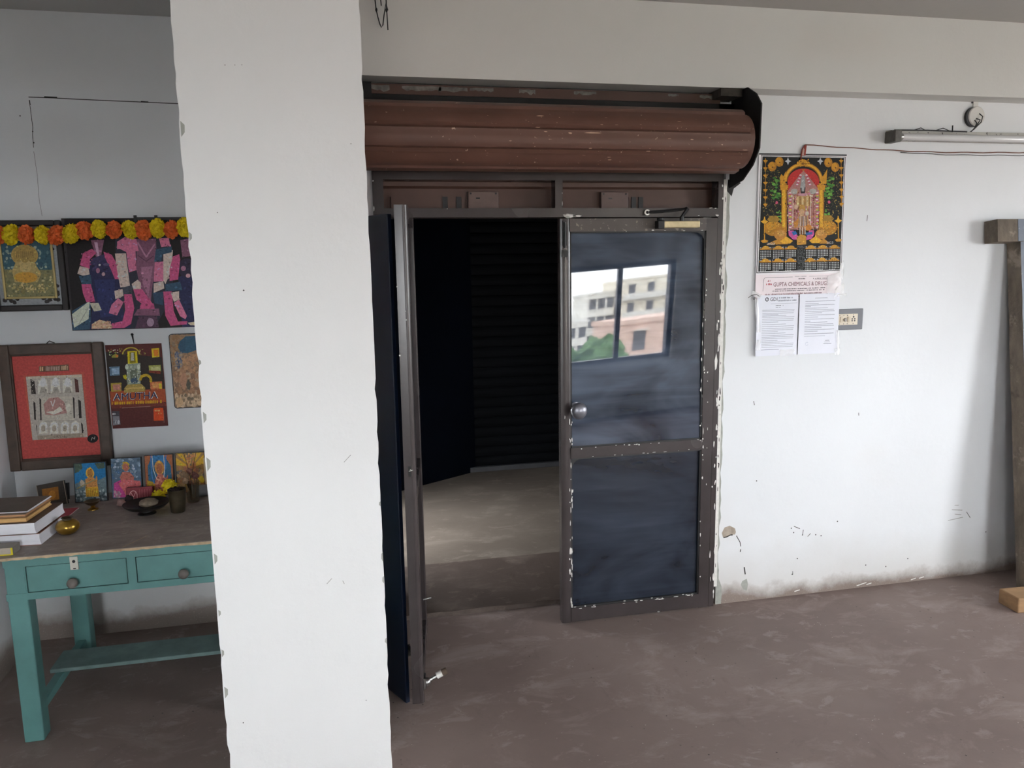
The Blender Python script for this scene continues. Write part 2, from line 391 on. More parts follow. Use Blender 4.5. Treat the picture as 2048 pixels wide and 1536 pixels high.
# pillar with chipped plaster corners
b = MB(); rnd = random.Random(11); x0, x1, y0, y1 = -.378, .0885, 2.20, 2.60
zs = [H*i/90 for i in range(91)]; prof = []
for z in zs:
    k = lambda: max(0, rnd.gauss(0, .0022))+(rnd.random() < .05)*.004*rnd.random()
    prof.append([(x0+k(), y0+k()*.08), (x1-k()*.8, y0+k()*.08), (x1, y1), (x0, y1)])
vs = [(p[0], p[1], z) for z, r in zip(zs, prof) for p in r]
fs = [(j*4+i, j*4+(i+1) % 4, (j+1)*4+(i+1) % 4, (j+1)*4+i) for j in range(90) for i in range(4)]
b.add(vs, fs, 0)
for z, k in [(2.05, .02), (1.78, .012), (1.30, .016), (1.17, .02), (.90, .016), (.62, .012), (.50, .018), (.74, .010), (1.45, .008)]:
    wpoly(b, [(x0+.004, z-k), (x0+.007+.3*k, z-k*.4), (x0+.006+.4*k, z+k*.5), (x0+.004, z+k)], y0, 1, .0003)
for z, k in [(.86, .016), (.79, .012), (.60, .010), (1.02, .008)]:
    wpoly(b, [(x1-.001, z-k), (x1-.006, z-k*.3), (x1-.005, z+k*.6), (x1-.001, z+k)], y0, 1, .0005)
for x, z, r in [(-.248, 1.638, .0026), (-.30, 1.841, .0015), (-.256, 2.209, .0015), (-.232, 2.21, .0012), (-.215, 2.211, .0012), (.05, 2.02, .0015), (-.33, .40, .002), (.02, .42, .0015)]:
    wpoly(b, [(x-r, z), (x, z-r), (x+r, z), (x, z+r)], y0, 2)
for p in ([(-.06, .81), (-.075, .795)], [(-.03, .80), (-.026, .79)], [(-.01, 1.15), (.01, 1.17)]): wline(b, p, y0, .0015, 3)
struct('pillar', b, [M['pillar'], M['plaster_grey'], M['mark'], M['faint']], 'square white plastered pillar with chipped corners', 'pillar')

# the lobby behind the doorway
b = MB(); b.box((-.30, 4.22, -.2), (3.2, 6.4, .015)); struct('floor_lobby', b, M['floor_lobby'], 'dusty grey floor of the dark lobby', 'floor')
b = MB(); rnd = random.Random(5); n = 60; xs = [-.12+3.2*i/n for i in range(n+1)]
ed = [3.585+.012*rnd.random() for _ in xs]; lo = [e-.012-.012*rnd.random() for e in ed]
vs = [(x, l, -.02) for x, l in zip(xs, lo)]+[(x, e, .018+.003*rnd.random()) for x, e in zip(xs, ed)]+[(x, 4.23, .0152) for x in xs]
fs = [(r*(n+1)+i, r*(n+1)+i+1, (r+1)*(n+1)+i+1, (r+1)*(n+1)+i) for r in range(2) for i in range(n)]
b.add(vs, fs); struct('floor_step', b, M['floor_step'], 'rough worn edge of the raised lobby floor across the doorway', 'floor')
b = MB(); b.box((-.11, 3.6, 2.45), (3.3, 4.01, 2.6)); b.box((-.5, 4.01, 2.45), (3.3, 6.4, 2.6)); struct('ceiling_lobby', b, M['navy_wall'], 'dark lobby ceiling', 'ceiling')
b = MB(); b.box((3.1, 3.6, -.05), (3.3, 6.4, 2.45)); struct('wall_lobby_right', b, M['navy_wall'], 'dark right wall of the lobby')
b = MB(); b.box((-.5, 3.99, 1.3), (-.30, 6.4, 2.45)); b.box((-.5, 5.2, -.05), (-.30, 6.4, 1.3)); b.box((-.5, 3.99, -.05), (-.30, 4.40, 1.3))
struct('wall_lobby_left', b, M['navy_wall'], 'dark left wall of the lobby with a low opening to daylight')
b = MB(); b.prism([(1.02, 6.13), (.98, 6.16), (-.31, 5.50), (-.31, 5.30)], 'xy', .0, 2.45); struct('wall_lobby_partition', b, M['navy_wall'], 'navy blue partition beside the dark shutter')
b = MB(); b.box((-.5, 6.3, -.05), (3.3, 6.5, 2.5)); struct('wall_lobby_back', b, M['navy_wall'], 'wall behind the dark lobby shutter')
b = MB()
b.T = Matrix.Translation((-.272, 0, 0))
for y in (4.43, 4.63, 4.84, 5.10): b.box((-.02, y-.014, .0), (.02, y+.014, 1.3))  # unseen bars, added to streak the light on the lobby floor
b.box((-.015, 4.41, .62), (.015, 5.19, .65))
tag(b.build('streak_bars', M['navy']), 'unseen dark bars added in the lobby side opening to streak the light', 'streak_bars')

# ------------------------------------------------------------------ outside, as the window and its mirror image show it
b = MB(); b.box((-150, -170, -9.2), (190, 200, -9)); tag(b.build('ground', mat('street_ground', '99938a', .9, scale=.3)), 'dusty street level outside the windows', 'ground', kind='structure')
cream, cream2, pink = mat('cream_render', 'efe8d8', .9, var=.05, scale=.5), mat('pale_render', 'e8e6df', .9, var=.05, scale=.5), mat('pink_render', 'e6c9ba', .9, var=.05, scale=.5)
shade = mat('dark_window_opening', '77777b', .4, scale=.4)
def block(name, label, x0, x1, y, depth, z1, wallm, floors, bays, balc=True, group=None):
    t = thing(name, label, 'building', ((x0+x1)/2, y, -9), group=group)
    wd = x1-x0; hh = z1+9; b = MB(); b.box((-wd/2, -depth, 0), (wd/2, 0, hh)); b.box((-wd/2-.15, -depth-.15, hh), (wd/2+.15, .15, hh+.35)); b.build('walls', wallm, t)
    fh = 2.6
    for fl in range(floors):
        zz = hh-fh*(fl+1)
        if balc:
            b = MB(); b.box((-wd/2, 0, zz-.12), (wd/2, .9, zz)); b.box((-wd/2, .82, zz), (wd/2, .9, zz+.75)); b.build('balcony', cream2, t)
        for k in range(bays):
            cx = -wd/2+wd*(k+.5)/bays; b = MB()
            b.box((cx-.5, .0, zz+.55), (cx+.5, .04, zz+2.0)); f = b.build('window', shade, t)
            b = MB(); b.box((cx-.6, 0, zz+2.05), (cx+.6, .45, zz+2.13)); b.build('sunshade', cream2, f)
    return t
block('apartment_building', 'cream apartment block with balcony floors, right half of the window mirrored in the door', 38.9, 62, -100, 9, 3.1, cream, 4, 8)
block('apartment_building', 'pale plain apartment block in the middle of the window mirrored in the door', 34.6, 38.6, -102, 8, 1.7, cream2, 3, 3, False)
block('low_building', 'low pale building left of the apartment blocks in the mirrored window', 29.5, 34.2, -100, 8, -2.0, cream2, 2, 3, False)
block('low_house', 'low pink house under the apartment block in the mirrored window', 20.9, 33, -50, 7, -.95, pink, 1, 4, False)
b = MB(); rnd = random.Random(2)
for i in range(46): b.ball((rnd.uniform(-1.9, 1.4), rnd.uniform(-1.3, 1.3), rnd.uniform(4.0, 7.4)), rnd.uniform(.5, .9), u=10, v=7, lump=.6)
tr_ = thing('tree', 'bushy green tree in the lower corner of the window mirrored in the door', 'tree', (15.4, -40, -9))
b.build('foliage', mat('tree_leaves', '6d8f5c', .8, var=.3, scale=3), tr_); b = MB(); b.tube([(0, 0, 0), (.1, 0, 2), (0, .1, 4.2)], [.22, .18, .1]); b.build('trunk', mat('tree_bark', '5b4a3c', .9), tr_)

# ------------------------------------------------------------------ door frame
rnd = random.Random(21)
df = thing('door_1', 'charcoal steel door frame with two open transom lights', 'door frame', (0, 0, 0), kind='structure')
def bar(name, a, c, parent, ch=(), m='door', bev=.004, loc=None):
    b = MB(); b.box(a, c, 0)
    for p0, p1, n, nrm, sz in ch: chips(b, p0, p1, n, nrm, 1, sz, rnd)
    return b.build(name, [M[m], M['chip']], parent)
FY0, FY1 = 3.366, 3.43
bar('jamb', (.155, FY0, 0), (.20, FY1, 2.085), df, [((.158, FY0, 1.9), (.158, FY0, 2.08), 6, (0, -1, 0), .02)])
o = MB(); o.box((1.712, FY0, 0), (1.738, FY1, 2.085), 0); o.box((1.738, FY0+.002, .10), (1.7555, W+.03, 2.06), 1)
chips(o, (1.716, FY0, .05), (1.716, FY0, 1.1), 12, (0, -1, 0), 1, .02, rnd); chips(o, (1.734, FY0, .0), (1.734, FY0, 2.05), 80, (0, -1, 0), 1, .028, rnd)
chips(o, (1.73, FY0, .7), (1.73, FY0, 1.6), 26, (0, -1, 0), 1, .04, rnd)
chips(o, (1.746, FY0+.002, .1), (1.746, FY0+.002, 2.0), 60, (0, -1, 0), 0, .02, rnd)
o.build('jamb', [M['door'], M['chip']], df)
bar('head', (.20, FY0, 2.050), (1.712, FY1, 2.085), df)
bar('transom', (.20, FY0, 1.893), (1.712, FY1, 1.932), df, [((.22, FY0, 1.931), (.94, FY0, 1.931), 5, (0, -1, 0), .012), ((.98, FY0, 1.895), (1.08, FY0, 1.895), 12, (0, -1, 0), .03), ((1.6, FY0, 1.90), (1.71, FY0, 1.90), 10, (0, -1, 0), .015), ((1.62, FY0, 1.93), (1.71, FY0, 1.93), 8, (0, -1, 0), .015)])
bar('mullion', (.940, FY0, 1.932), (.974, FY1, 2.050), df, [((.972, FY0, 1.933), (.972, FY0, 2.0), 8, (0, -1, 0), .012)])
b = MB(); b.ball((1.0, FY0-.002, 1.898), .02, u=10, v=6, sc=(1.1, .35, .5), lump=.5); b.build('putty', M['chip'], df)

# ------------------------------------------------------------------ right leaf, shut
def pane_mesh(x0, x1, z0, z1, y, k=0.0, tilt=0.0, rc=.0, n=28):
    """a thin glass sheet, very slightly twisted as large panes are"""
    b = MB(); zc = (z0+z1)/2; xc = (x0+x1)/2
    g = lambda x, z: y+k*(x-xc)*(z-zc)+tilt*(z-zc)
    for d, fl in ((0, 0), (.005, 1)):
        vs = [(x0+(x1-x0)*i/n, g(x0+(x1-x0)*i/n, z0+(z1-z0)*j/n)+d, z0+(z1-z0)*j/n) for j in range(n+1) for i in range(n+1)]
        fs = [(j*(n+1)+i, j*(n+1)+i+1, (j+1)*(n+1)+i+1, (j+1)*(n+1)+i) for j in range(n) for i in range(n)]
        b.add(vs, [f[::-1] for f in fs] if fl else fs)
    return b
LX0, LX1, LY = .957, 1.704, 3.352        # leaf edges, its room face
lf = thing('door_leaf', 'closed dark glazed right-hand leaf of the doorway, with a round knob', 'door', (0, 0, 0))
def mem(name, a, c, ch=(), m='door', parent=None, bev=True):
    b = MB(); b.box(a, c, 0)
    for q in ch: chips(b, *q[:2], q[2], q[3], 1, q[4], rnd)
    return b.build(name, [M[m], M['chip']], parent or lf)
D = LY+.042; N = (0, -1, 0)
def crowned(x0, x1, y, bulge, n=12):
    return [(x0+(x1-x0)*i/n, y+bulge*(abs(2*i/n-1)**2.2)) for i in range(n+1)]
b = MB(); b.prism(crowned(LX0, 1.002, LY, .004)+[(1.002, D), (LX0, D)], 'xy', .008, 1.886, 0)
for q in [((.999, LY, .08), (.999, LY, .5), 34, N, .022), ((.999, LY, .5), (.999, LY, 1.0), 22, N, .016), ((.975, LY, 1.0), (.975, LY, 1.8), 5, N, .012)]: chips(b, *q[:2], q[2], q[3], 1, q[4], rnd)
b.build('stile', [M['door'], M['chip']], lf, smooth=35)
mem('stile', (1.650, LY, .008), (LX1, D, 1.886), [((1.655, LY, .08), (1.655, LY, 1.8), 60, N, .02), ((1.675, LY, .3), (1.675, LY, 1.2), 18, N, .014)])
mem('rail', (1.002, LY, 1.830), (1.650, D, 1.886), [((1.01, LY, 1.832), (1.64, LY, 1.832), 16, N, .014)], 'door_worn')
mem('rail', (1.002, LY-.002, .806), (1.650, D, .856), [((1.005, LY-.002, .853), (1.645, LY-.002, .853), 34, N, .016), ((1.005, LY-.002, .808), (1.645, LY-.002, .808), 30, N, .010)])
mem('rail', (1.002, LY, .010), (1.650, D, .078), [((1.005, LY, .076), (1.645, LY, .076), 44, N, .016), ((1.4, LY, .013), (1.5, LY, .013), 6, N, .03)])
def beading(z0, z1, ch):
    b = MB(); x0, x1, y = 1.002, 1.650, LY+.004
    for a, c in (((x0, y, z0), (x0+.007, D-.008, z1)), ((x1-.007, y, z0), (x1, D-.008, z1)), ((x0, y, z0), (x1, D-.008, z0+.007)), ((x0, y, z1-.007), (x1, D-.008, z1))): b.box(a, c, 0)
    for p0, p1, n, sz in ch: chips(b, p0, p1, n, N, 1, sz, rnd)
    return b.build('beading', [M['black'], M['chip']], lf)
y = LY+.004
beading(.856, 1.830, [((1.646, y, .9), (1.646, y, 1.5), 40, .02), ((1.006, y, .87), (1.006, y, 1.2), 12, .014)])
beading(.078, .806, [((1.006, y, .1), (1.006, y, .7), 30, .02), ((1.02, y, .082), (1.64, y, .082), 30, .014)])
def rounded_pane(x0, x1, z0, z1, k, tilt, m, corner):
    p = pane_mesh(x0, x1, z0, z1, LY+.016, k, tilt).build('pane', m, lf, smooth=180)
    b = MB(); r = .045   # black sealant filling the rounded corners
    for cx, cz, sx, sz in corner:
        pts = [(cx, cz)]+[(cx-sx*r+sx*r*cos(a), cz-sz*r+sz*r*sin(a)) for a in [pi/2*i/8 for i in range(9)]]
        b.add([(px, LY+.0065, pz) for px, pz in pts], [tuple(range(len(pts)))], 0)
    if corner: b.build('seal', M['black'], p)
PANE_K, PANE_T = -.015, .020
rounded_pane(1.009, 1.643, .863, 1.823, PANE_K, PANE_T, M['pane'], [(1.643, 1.823, 1, 1)])
rounded_pane(1.009, 1.643, .085, .799, 0, .0, M['pane_low'], [(1.009, .799, -1, 1)])
kb = MB(); kb.lathe([(.030, 0), (.031, -.006), (.016, -.009), (.013, -.024), (.018, -.032), (.030, -.040), (.037, -.052), (.038, -.062), (.033, -.074), (.022, -.081), (.001, -.084)], (1.027, LY+.014, 1.036), axis='y', m=0)
kb.build('knob', M['knob'], lf, smooth=50)
dc = MB(); dc.box((1.428, LY-.040, 1.842), (1.600, LY, 1.872), 0); o = dc.build('door_closer', M['brass_plate'], lf, bevel=.004)
b = MB(); b.box((1.398, LY-.042, 1.838), (1.428, LY, 1.874), 0); b.lathe([(.016, 0), (.016, .012)], (1.413, LY-.03, 1.874)); b.build('end_block', M['black'], o, bevel=.003)
b = MB(); b.tube([(1.515, LY-.03, 1.872), (1.515, LY-.03, 1.892)], .010); b.tube([(1.515, LY-.03, 1.890), (1.535, LY-.045, 1.925), (1.540, LY-.02, 1.928)], .007); b.tube([(1.54, LY-.02, 1.926), (1.46, LY-.015, 1.917), (1.37, LY-.004, 1.912)], .006); b.build('closer_arm', M['black'], o, smooth=True)
b = MB(); b.lathe([(.013, 0), (.013, .006), (.007, .006), (.007, 0)], (1.362, LY-.002, 1.912), axis='y', n=16, closed=True); b.build('arm_eye', M['steel'], o)
b = MB(); b.box((.966, LY-.008, 1.77), (.986, LY, 1.876)); b.tube([(.976, LY-.012, 1.76), (.976, LY-.012, 1.87)], .005); b.box((.962, LY-.006, 1.72), (.990, LY, 1.75)); b.build('tower_bolt', M['black'], lf)

# ------------------------------------------------------------------ left leaf, swung into the room and seen edge-on
ang = math.atan2(-.62, -.082)
ll = thing('door_leaf', 'left-hand leaf standing open towards the camera, seen edge-on', 'door', (.303, 3.412, 0), (0, 0, ang))
LW, Z0, Z1 = .622, .03, 1.905
def lm(name, a, c, ch=(), m='door'):
    b = MB(); b.box(a, c, 0)
    for p0, p1, n, nrm, sz in ch: chips(b, p0, p1, n, nrm, 1, sz, rnd)
    return b.build(name, [M[m], M['chip']], ll, bevel=.003)
lm('stile', (.0, -.022, Z0), (.050, .022, Z1))
b = MB(); b.box((LW-.052, -.022, Z0), (LW, .006, Z1), 0); b.box((LW-.050, .008, Z0), (LW-.014, .023, Z1), 0); b.prism([(LW-.014+.0135*cos(a), .0095+.0135*sin(a)) for a in [2*pi*i/24 for i in range(24)]], 'xy', Z0, Z1, 0)
b.box((LW-.045, .004, Z0+.01), (LW-.01, .010, Z1-.005), 0)
chips(b, (LW-.001, .006, 1.3), (LW-.001, .006, 1.88), 6, (1, 0, 0), 1, .012, rnd); chips(b, (LW, -.02, 1.35), (LW, -.02, 1.8), 7, (1, 0, 0), 1, .014, rnd)
b.build('stile', [M['door'], M['chip']], ll, bevel=.004, smooth=35)
for z0, z1 in ((Z1-.056, Z1), (.806, .856), (Z0, .10)): lm('rail', (.05, -.020, z0), (LW-.052, .020, z1))
for z0, z1 in ((.856, Z1-.056), (.10, .806)):
    b = MB(); b.box((.05, -.004, z0), (LW-.052, .002, z1)); b.build('pane', M['pane_low'], ll)
b = MB(); b.box((LW-.03, -.006, .93), (LW+.001, .004, .97), 0); chips(b, (LW+.001, 0, .955), (LW+.001, .004, .956), 8, (1, 0, 0), 1, .012, rnd); b.build('lock_strike', [M['void'], M['chip']], ll)
b = MB(); b.box((LW-.05, .022, .085), (LW-.006, .030, .128), 0); b.ball((LW-.028, .034, .103), .017, 0, u=12, v=8)
b.tube([(LW-.028, .036, .105), (LW-.036, .075, .122)], [.009, .006]); st = b.build('door_stopper', M['steel'], ll, smooth=True)
b = MB(); b.tube([(LW-.036, .072, .121), (LW-.040, .094, .130)], .0125, 14); b.build('collar', M['chip'], st, smooth=True)
b = MB(); b.tube([(LW-.040, .093, .1295), (LW-.043, .112, .137)], .013, 14); b.build('rubber_tip', mat('brown_rubber', '5b4c40', .8), st, smooth=True)
b = MB(); b.tube([(LW-.25, .022, .34), (LW-.255, .055, .345)], .003); b.build('bolt', M['steel'], ll)

# board added for a dark strip, and the lump by the jamb
b = MB(); a = math.atan2(.89, -.45); b.box((0, -.009, 0), (.30, .009, 1.878))
o = b.build('board', M['navy'], None, (.187, 2.862, .0), (0, 0, a), bevel=.003); o.rotation_euler = (0, radians(0), a)
tag(o, 'narrow navy board added for the dark strip between the pillar and the open door leaf', 'board')
b = MB(); b.ball((0, 0, .028), .036, u=14, v=9, sc=(.8, .8, .8), lump=.7)
tag(b.build('rubble_lump', [M['plaster_grey']], None, (.205, 3.22, .0), smooth=60), 'whitish broken plaster lump at the foot of the left jamb', 'rubble')

# ------------------------------------------------------------------ brown roll-up shutter over the doorway
sh = thing('rolling_shutter', 'brown steel rolling shutter coiled up above the doorway', 'shutter', (0, 0, 0))
b = MB(); prof = []; R0 = .128; CY, CZ = 3.205, 2.200; nsl = 9
poly = []
for s in range(nsl):                       # slats of the outer wrap, each a shallow curve with a hooked joint
    for k in range(8):
        a = 2*pi*(s+k/8)/nsl+.25; kk = k/8
        r = R0+.006*sin(pi*kk)-(.010 if k == 7 else 0)+.004*(1 if k in (0,) else 0)
        poly.append((CY+r*cos(a), CZ+r*sin(a)))
b.prism(poly, 'yz', -.10, 1.705)
b.prism([(CY+.112*cos(2*pi*i/24), CZ+.112*sin(2*pi*i/24)) for i in range(24)], 'yz', 1.705, 1.735)
for _ in range(120):                       # scratches down to the primer on the front of the coil
    s = rnd.random(); a = radians(rnd.uniform(150, 235)); x = rnd.choice([.35+.5*s, .75+.35*s, .95+.7*s, 1.2+.5*s]); r = R0+.0065
    c = Vector((x, CY+r*cos(a), CZ+r*sin(a))); nr = Vector((0, cos(a), sin(a))); ln = .003+.010*rnd.random()**2
    chips(b, c-Vector((ln, 0, 0)), c+Vector((ln, 0, 0)), 1, nr, 1, ln*rnd.uniform(.6, 1.6), rnd)
for x, a, sx in ((1.345, 186, .010), (1.432, 186, .009), (1.11, 163, .008), (.93, 178, .015), (1.01, 178, .03)):
    a = radians(a); r = R0+.0062; chips(b, (x-sx, CY+r*cos(a), CZ+r*sin(a)), (x+sx, CY+r*cos(a), CZ+r*sin(a)), 3, (0, cos(a), sin(a)), 1, sx*1.4, rnd)
b.build('coil', [M['shutter'], mat('scratch_primer', 'c9a58d', .7)], sh, smooth=30)
b = MB(); b.prism([(W, 2.02), (3.26, 2.045), (3.175, 2.10), (3.125, 2.165), (3.120, 2.345), (3.165, 2.395), (3.24, 2.435), (W, 2.435)], 'yz', 1.772, 1.778)
b.lathe([(.03, 1.735), (.03, 1.775)], (0, CY, CZ), axis='x', n=16)
b.build('bracket', M['void'], sh)
b = MB(); b.box((.0, 3.345, 2.385), (1.70, W+.10, 2.425), 0)
for x, l, h in ((.14, .10, .03), (.29, .16, .022), (.44, .12, .024), (.57, .10, .018), (.78, .07, .024), (1.02, .10, .018), (1.45, .05, .012), (1.60, .09, .02)):
    pts = [(x+l*i/8, 2.420-.003*rnd.random()) for i in range(9)]+[(x+l*i/8, 2.420-h*rnd.uniform(.5, 1)) for i in range(8, -1, -1)]
    b.add([(px, 3.3443, pz) for px, pz in pts], [tuple(range(18))], 1)
b.box((1.66, 3.26, 2.40), (1.76, 3.38, 2.434), 2)  # dark grey-brown plaster block at the right end
b.build('hood_board', [M['shutter_bar'], mat('peeled_white_paint', '8d8983', .8, var=.3, scale=30), mat('dark_plaster', '5a544c', .9, var=.3, scale=30)], sh)
b = MB(); b.box((.0, 3.352, 2.28), (1.772, 3.362, 2.386)); b.box((1.70, 3.352, 2.10), (1.772, 3.362, 2.386)); b.box((.0, 3.30, 2.28), (.165, 3.352, 2.42)); b.build('gap_shade_plate', M['void'], sh)  # added dark sheets, standing for the shade in the gap around the coil
b = MB()
for k in range(6):
    z = 2.02+.045*k; b.prism([(3.47, z), (3.462, z+.012), (3.460, z+.03), (3.47, z+.044), (3.476, z+.044), (3.476, z)], 'yz', .165, 1.75)
b.build('curtain', M['shutter_bar'], sh)
b = MB(); b.box((.165, 3.45, 1.895), (1.75, 3.485, 2.02)); b.build('bottom_bar', M['shutter_bar'], sh)
for x0, x1, sl in ((.565, .70, 0), (1.17, 1.30, 0)):
    b = MB(); b.box((x0, 3.425, 1.90), (x1, 3.452, 2.008)); o = b.build('lock_box', mat('lock_box_brown', '6b5650', .5), sh, bevel=.004)
    b = MB(); b.box((x0+.035, 3.4235, 1.975), (x0+.052, 3.426, 1.981)); [b.lathe([(.004, 0), (.004, -.002)], (q, 3.425, 1.998), axis='y', n=10) for q in (x0+.012, x1-.012)]; b.build('keyhole', M['black'], o)
for x0, x1, hs in ((.235, .55, (.455, .515)), (1.305, 1.60, (1.318, 1.352))):
    b = MB(); b.box((x0, 3.437, 1.935), (x1, 3.45, 1.985)); o = b.build('slide_bolt', M['shutter_bar'], sh)
    b = MB(); [b.box((q, 3.432, 1.905), (q+.022, 3.4495, 1.985)) for q in hs]; b.build('slot', M['black'], o)

# dark ribbed shutter closing the far side of the lobby
ds = thing('rolling_shutter', 'near-black ribbed shutter pulled down at the back of the lobby', 'shutter', (0, 0, 0))
b = MB()
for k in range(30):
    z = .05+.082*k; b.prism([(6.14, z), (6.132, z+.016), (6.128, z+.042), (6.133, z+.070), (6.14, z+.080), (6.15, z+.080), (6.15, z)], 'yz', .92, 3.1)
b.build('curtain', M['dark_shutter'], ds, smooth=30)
b = MB(); b.box((.92, 6.10, .017), (3.1, 6.15, .056)); b.build('bottom_bar', mat('dull_steel_bar', '59595c', .5, .5), ds)

# ------------------------------------------------------------------ printed sheets: flat inks laid on a sheet
def text_mesh(s, size=1.0, spacing=1.0):
    c = bpy.data.curves.new('lettering', 'FONT'); c.body = s; c.size = size; c.space_character = spacing; c.resolution_u = 2
    o = bpy.data.objects.new('lettering', c); COL.objects.link(o)
    dg = bpy.context.evaluated_depsgraph_get(); dg.update(); me = bpy.data.meshes.new_from_object(o.evaluated_get(dg))
    r = [(v.co.x, v.co.y) for v in me.vertices], [tuple(p.vertices) for p in me.polygons]
    bpy.data.objects.remove(o); bpy.data.curves.remove(c); bpy.data.meshes.remove(me); return r
class Art:
    """a print w x h metres in its own x/z plane, facing -y, drawn with coordinates of the sheet's four corners"""
    E = .0002
    def __init__(s, w, h, quad=None, g=1.0):
        s.w, s.h, s.q, s.g = w, h, quad or [(0, 0), (1, 0), (1, 1), (0, 1)], g
        s.b = MB(); s.b.flat = True; s.mats = []; s.idx = {}; s.cnt = {}; s.shapes = []
    def uv(s, x, y):
        (ax, ay), (bx, by), (cx, cy), (dx, dy) = s.q; u = v = .5
        for _ in range(6):
            px = (1-u)*(1-v)*ax+u*(1-v)*bx+u*v*cx+(1-u)*v*dx-x; py = (1-u)*(1-v)*ay+u*(1-v)*by+u*v*cy+(1-u)*v*dy-y
            ux = (1-v)*(bx-ax)+v*(cx-dx); uy = (1-v)*(by-ay)+v*(cy-dy); vx = (1-u)*(dx-ax)+u*(cx-bx); vy = (1-u)*(dy-ay)+u*(cy-by)
            det = ux*vy-uy*vx; u -= (px*vy-py*vx)/det; v -= (ux*py-uy*px)/det
        return u, v
    def D(s, L):                                  # every flat shape gets a depth of its own
        k = s.cnt.get(L, 0); s.cnt[L] = k+1; return -(L*s.E+(k % 70)*1.6e-6)
    def P(s, x, y, d):
        u, v = s.uv(x, y); return (min(max(u, 0), 1)-.5)*s.w, d, (.5-min(max(v, 0), 1))*s.h
    def ink(s, c):
        if c not in s.idx:
            s.idx[c] = len(s.mats); s.mats.append(c if not isinstance(c, str) else ink(c, s.g))
        return s.idx[c]
    def poly(s, pts, c, L=2):
        d = s.D(L); s.b.add([s.P(x, y, d) for x, y in pts], [tuple(range(len(pts)))[::-1]], s.ink(c)); s.shapes.append((pts, c, L)); return s
    def rect(s, x0, y0, x1, y1, c, L=2): return s.poly([(x0, y0), (x1, y0), (x1, y1), (x0, y1)], c, L)
    def ell(s, x, y, rx, ry, c, L=2, n=20, a0=0, a1=360, ragged=0, seed=0):
        r = random.Random(int(x*7+y*3)+seed); pts = []
        full = a1-a0 >= 360
        for i in range(n+(0 if full else 1)):
            a = radians(a0+(a1-a0)*i/n); k = 1-ragged*r.random(); pts.append((x+rx*k*cos(a), y+ry*k*sin(a)))
        return s.poly(pts, c, L)
    def line(s, pts, wd, c, L=3):
        for (x0, y0), (x1, y1) in zip(pts, pts[1:]):
            l = sqrt((x1-x0)**2+(y1-y0)**2) or 1; nx, ny = -(y1-y0)/l*wd/2, (x1-x0)/l*wd/2
            s.poly([(x0+nx, y0+ny), (x1+nx, y1+ny), (x1-nx, y1-ny), (x0-nx, y0-ny)], c, L)
        return s
    def arc(s, x, y, r0, r1, a0, a1, c, L=3, n=24, sy=1.0):
        pts = [(x+r1*cos(radians(a0+(a1-a0)*i/n)), y+r1*sy*sin(radians(a0+(a1-a0)*i/n))) for i in range(n+1)]
        pts += [(x+r0*cos(radians(a0+(a1-a0)*i/n)), y+r0*sy*sin(radians(a0+(a1-a0)*i/n))) for i in range(n, -1, -1)]
        return s.poly(pts, c, L)
    def text(s, t, x, y, width, height, c, L=4, slope=0):
        vs, fs = text_mesh(t); xs = [p[0] for p in vs]; ys = [p[1] for p in vs]
        x0, x1, y0, y1 = min(xs), max(xs), min(ys), max(ys)
        d = s.D(L); q = [s.P(x+(p[0]-x0)/(x1-x0)*width, y-(p[1]-y0)/(y1-y0)*height+slope*(p[0]-x0)/(x1-x0)*width, d) for p in vs]
        s.b.add(q, fs, s.ink(c)); return s
    def marks(s, x0, x1, y, h, c, L=3, dens=.62, cell=None, seed=0, slope=0):
        """a row of print too small to read"""
        r = random.Random(int(x0*3+y*5)+seed); cell = cell or h*.9; x = x0
        while x < x1-cell*.3:
            wdt = cell*r.uniform(.35, .8)
            if r.random() < dens+.2: s.rect(x, y-h*r.uniform(.6, 1)/2+slope*(x-x0), min(x+wdt, x1), y+h/2+slope*(x-x0), c, L)
            x += wdt+cell*r.uniform(.15, .4)*(1 if r.random() < .85 else 3)
        return s
    def spots(s, n, box, rmin, rmax, cols, L=4, seed=1, inside=None):
        r = random.Random(seed)
        for k in range(n):
            x, y = r.uniform(box[0], box[2]), r.uniform(box[1], box[3])
            if inside and not inside(x, y): continue
            q = r.uniform(rmin, rmax); s.ell(x, y, q*r.uniform(.6, 1.3), q*r.uniform(.6, 1.3), r.choice(cols), L+k % 5*.5, 7, ragged=.35, seed=k)
        return s
    def dapple(s, size, dens=.5, amin=3.0, seed=5):
        """brushwork: small lighter and darker touches inside every larger coloured shape"""
        r = random.Random(seed)
        for pts, c, L in list(s.shapes):
            if not isinstance(c, str): continue
            ar = abs(sum(a[0]*b[1]-b[0]*a[1] for a, b in zip(pts, pts[1:]+pts[:1])))/2
            if ar < amin*size*size*4: continue
            xs = [p[0] for p in pts]; ys = [p[1] for p in pts]; rgb = [int(c[i:i+2], 16) for i in (0, 2, 4)]
            for _ in range(min(46, int(dens*ar/(size*size*6)))):
                x, y = r.uniform(min(xs), max(xs)), r.uniform(min(ys), max(ys)); ins = False
                for a, b in zip(pts, pts[1:]+pts[:1]):
                    if (a[1] > y) != (b[1] > y) and x < (b[0]-a[0])*(y-a[1])/(b[1]-a[1])+a[0]: ins = not ins
                if not ins: continue
                k = r.choice((.72, .86, 1.14, 1.30)); cc = ''.join('%02x' % min(255, int(v*k)) for v in rgb); q = size*r.uniform(.5, 1.2)
                s.ell(x, y, q*r.uniform(.6, 1.5), q*r.uniform(.5, 1.2), cc, L+.3, 7, ragged=.4, seed=_)
        return s
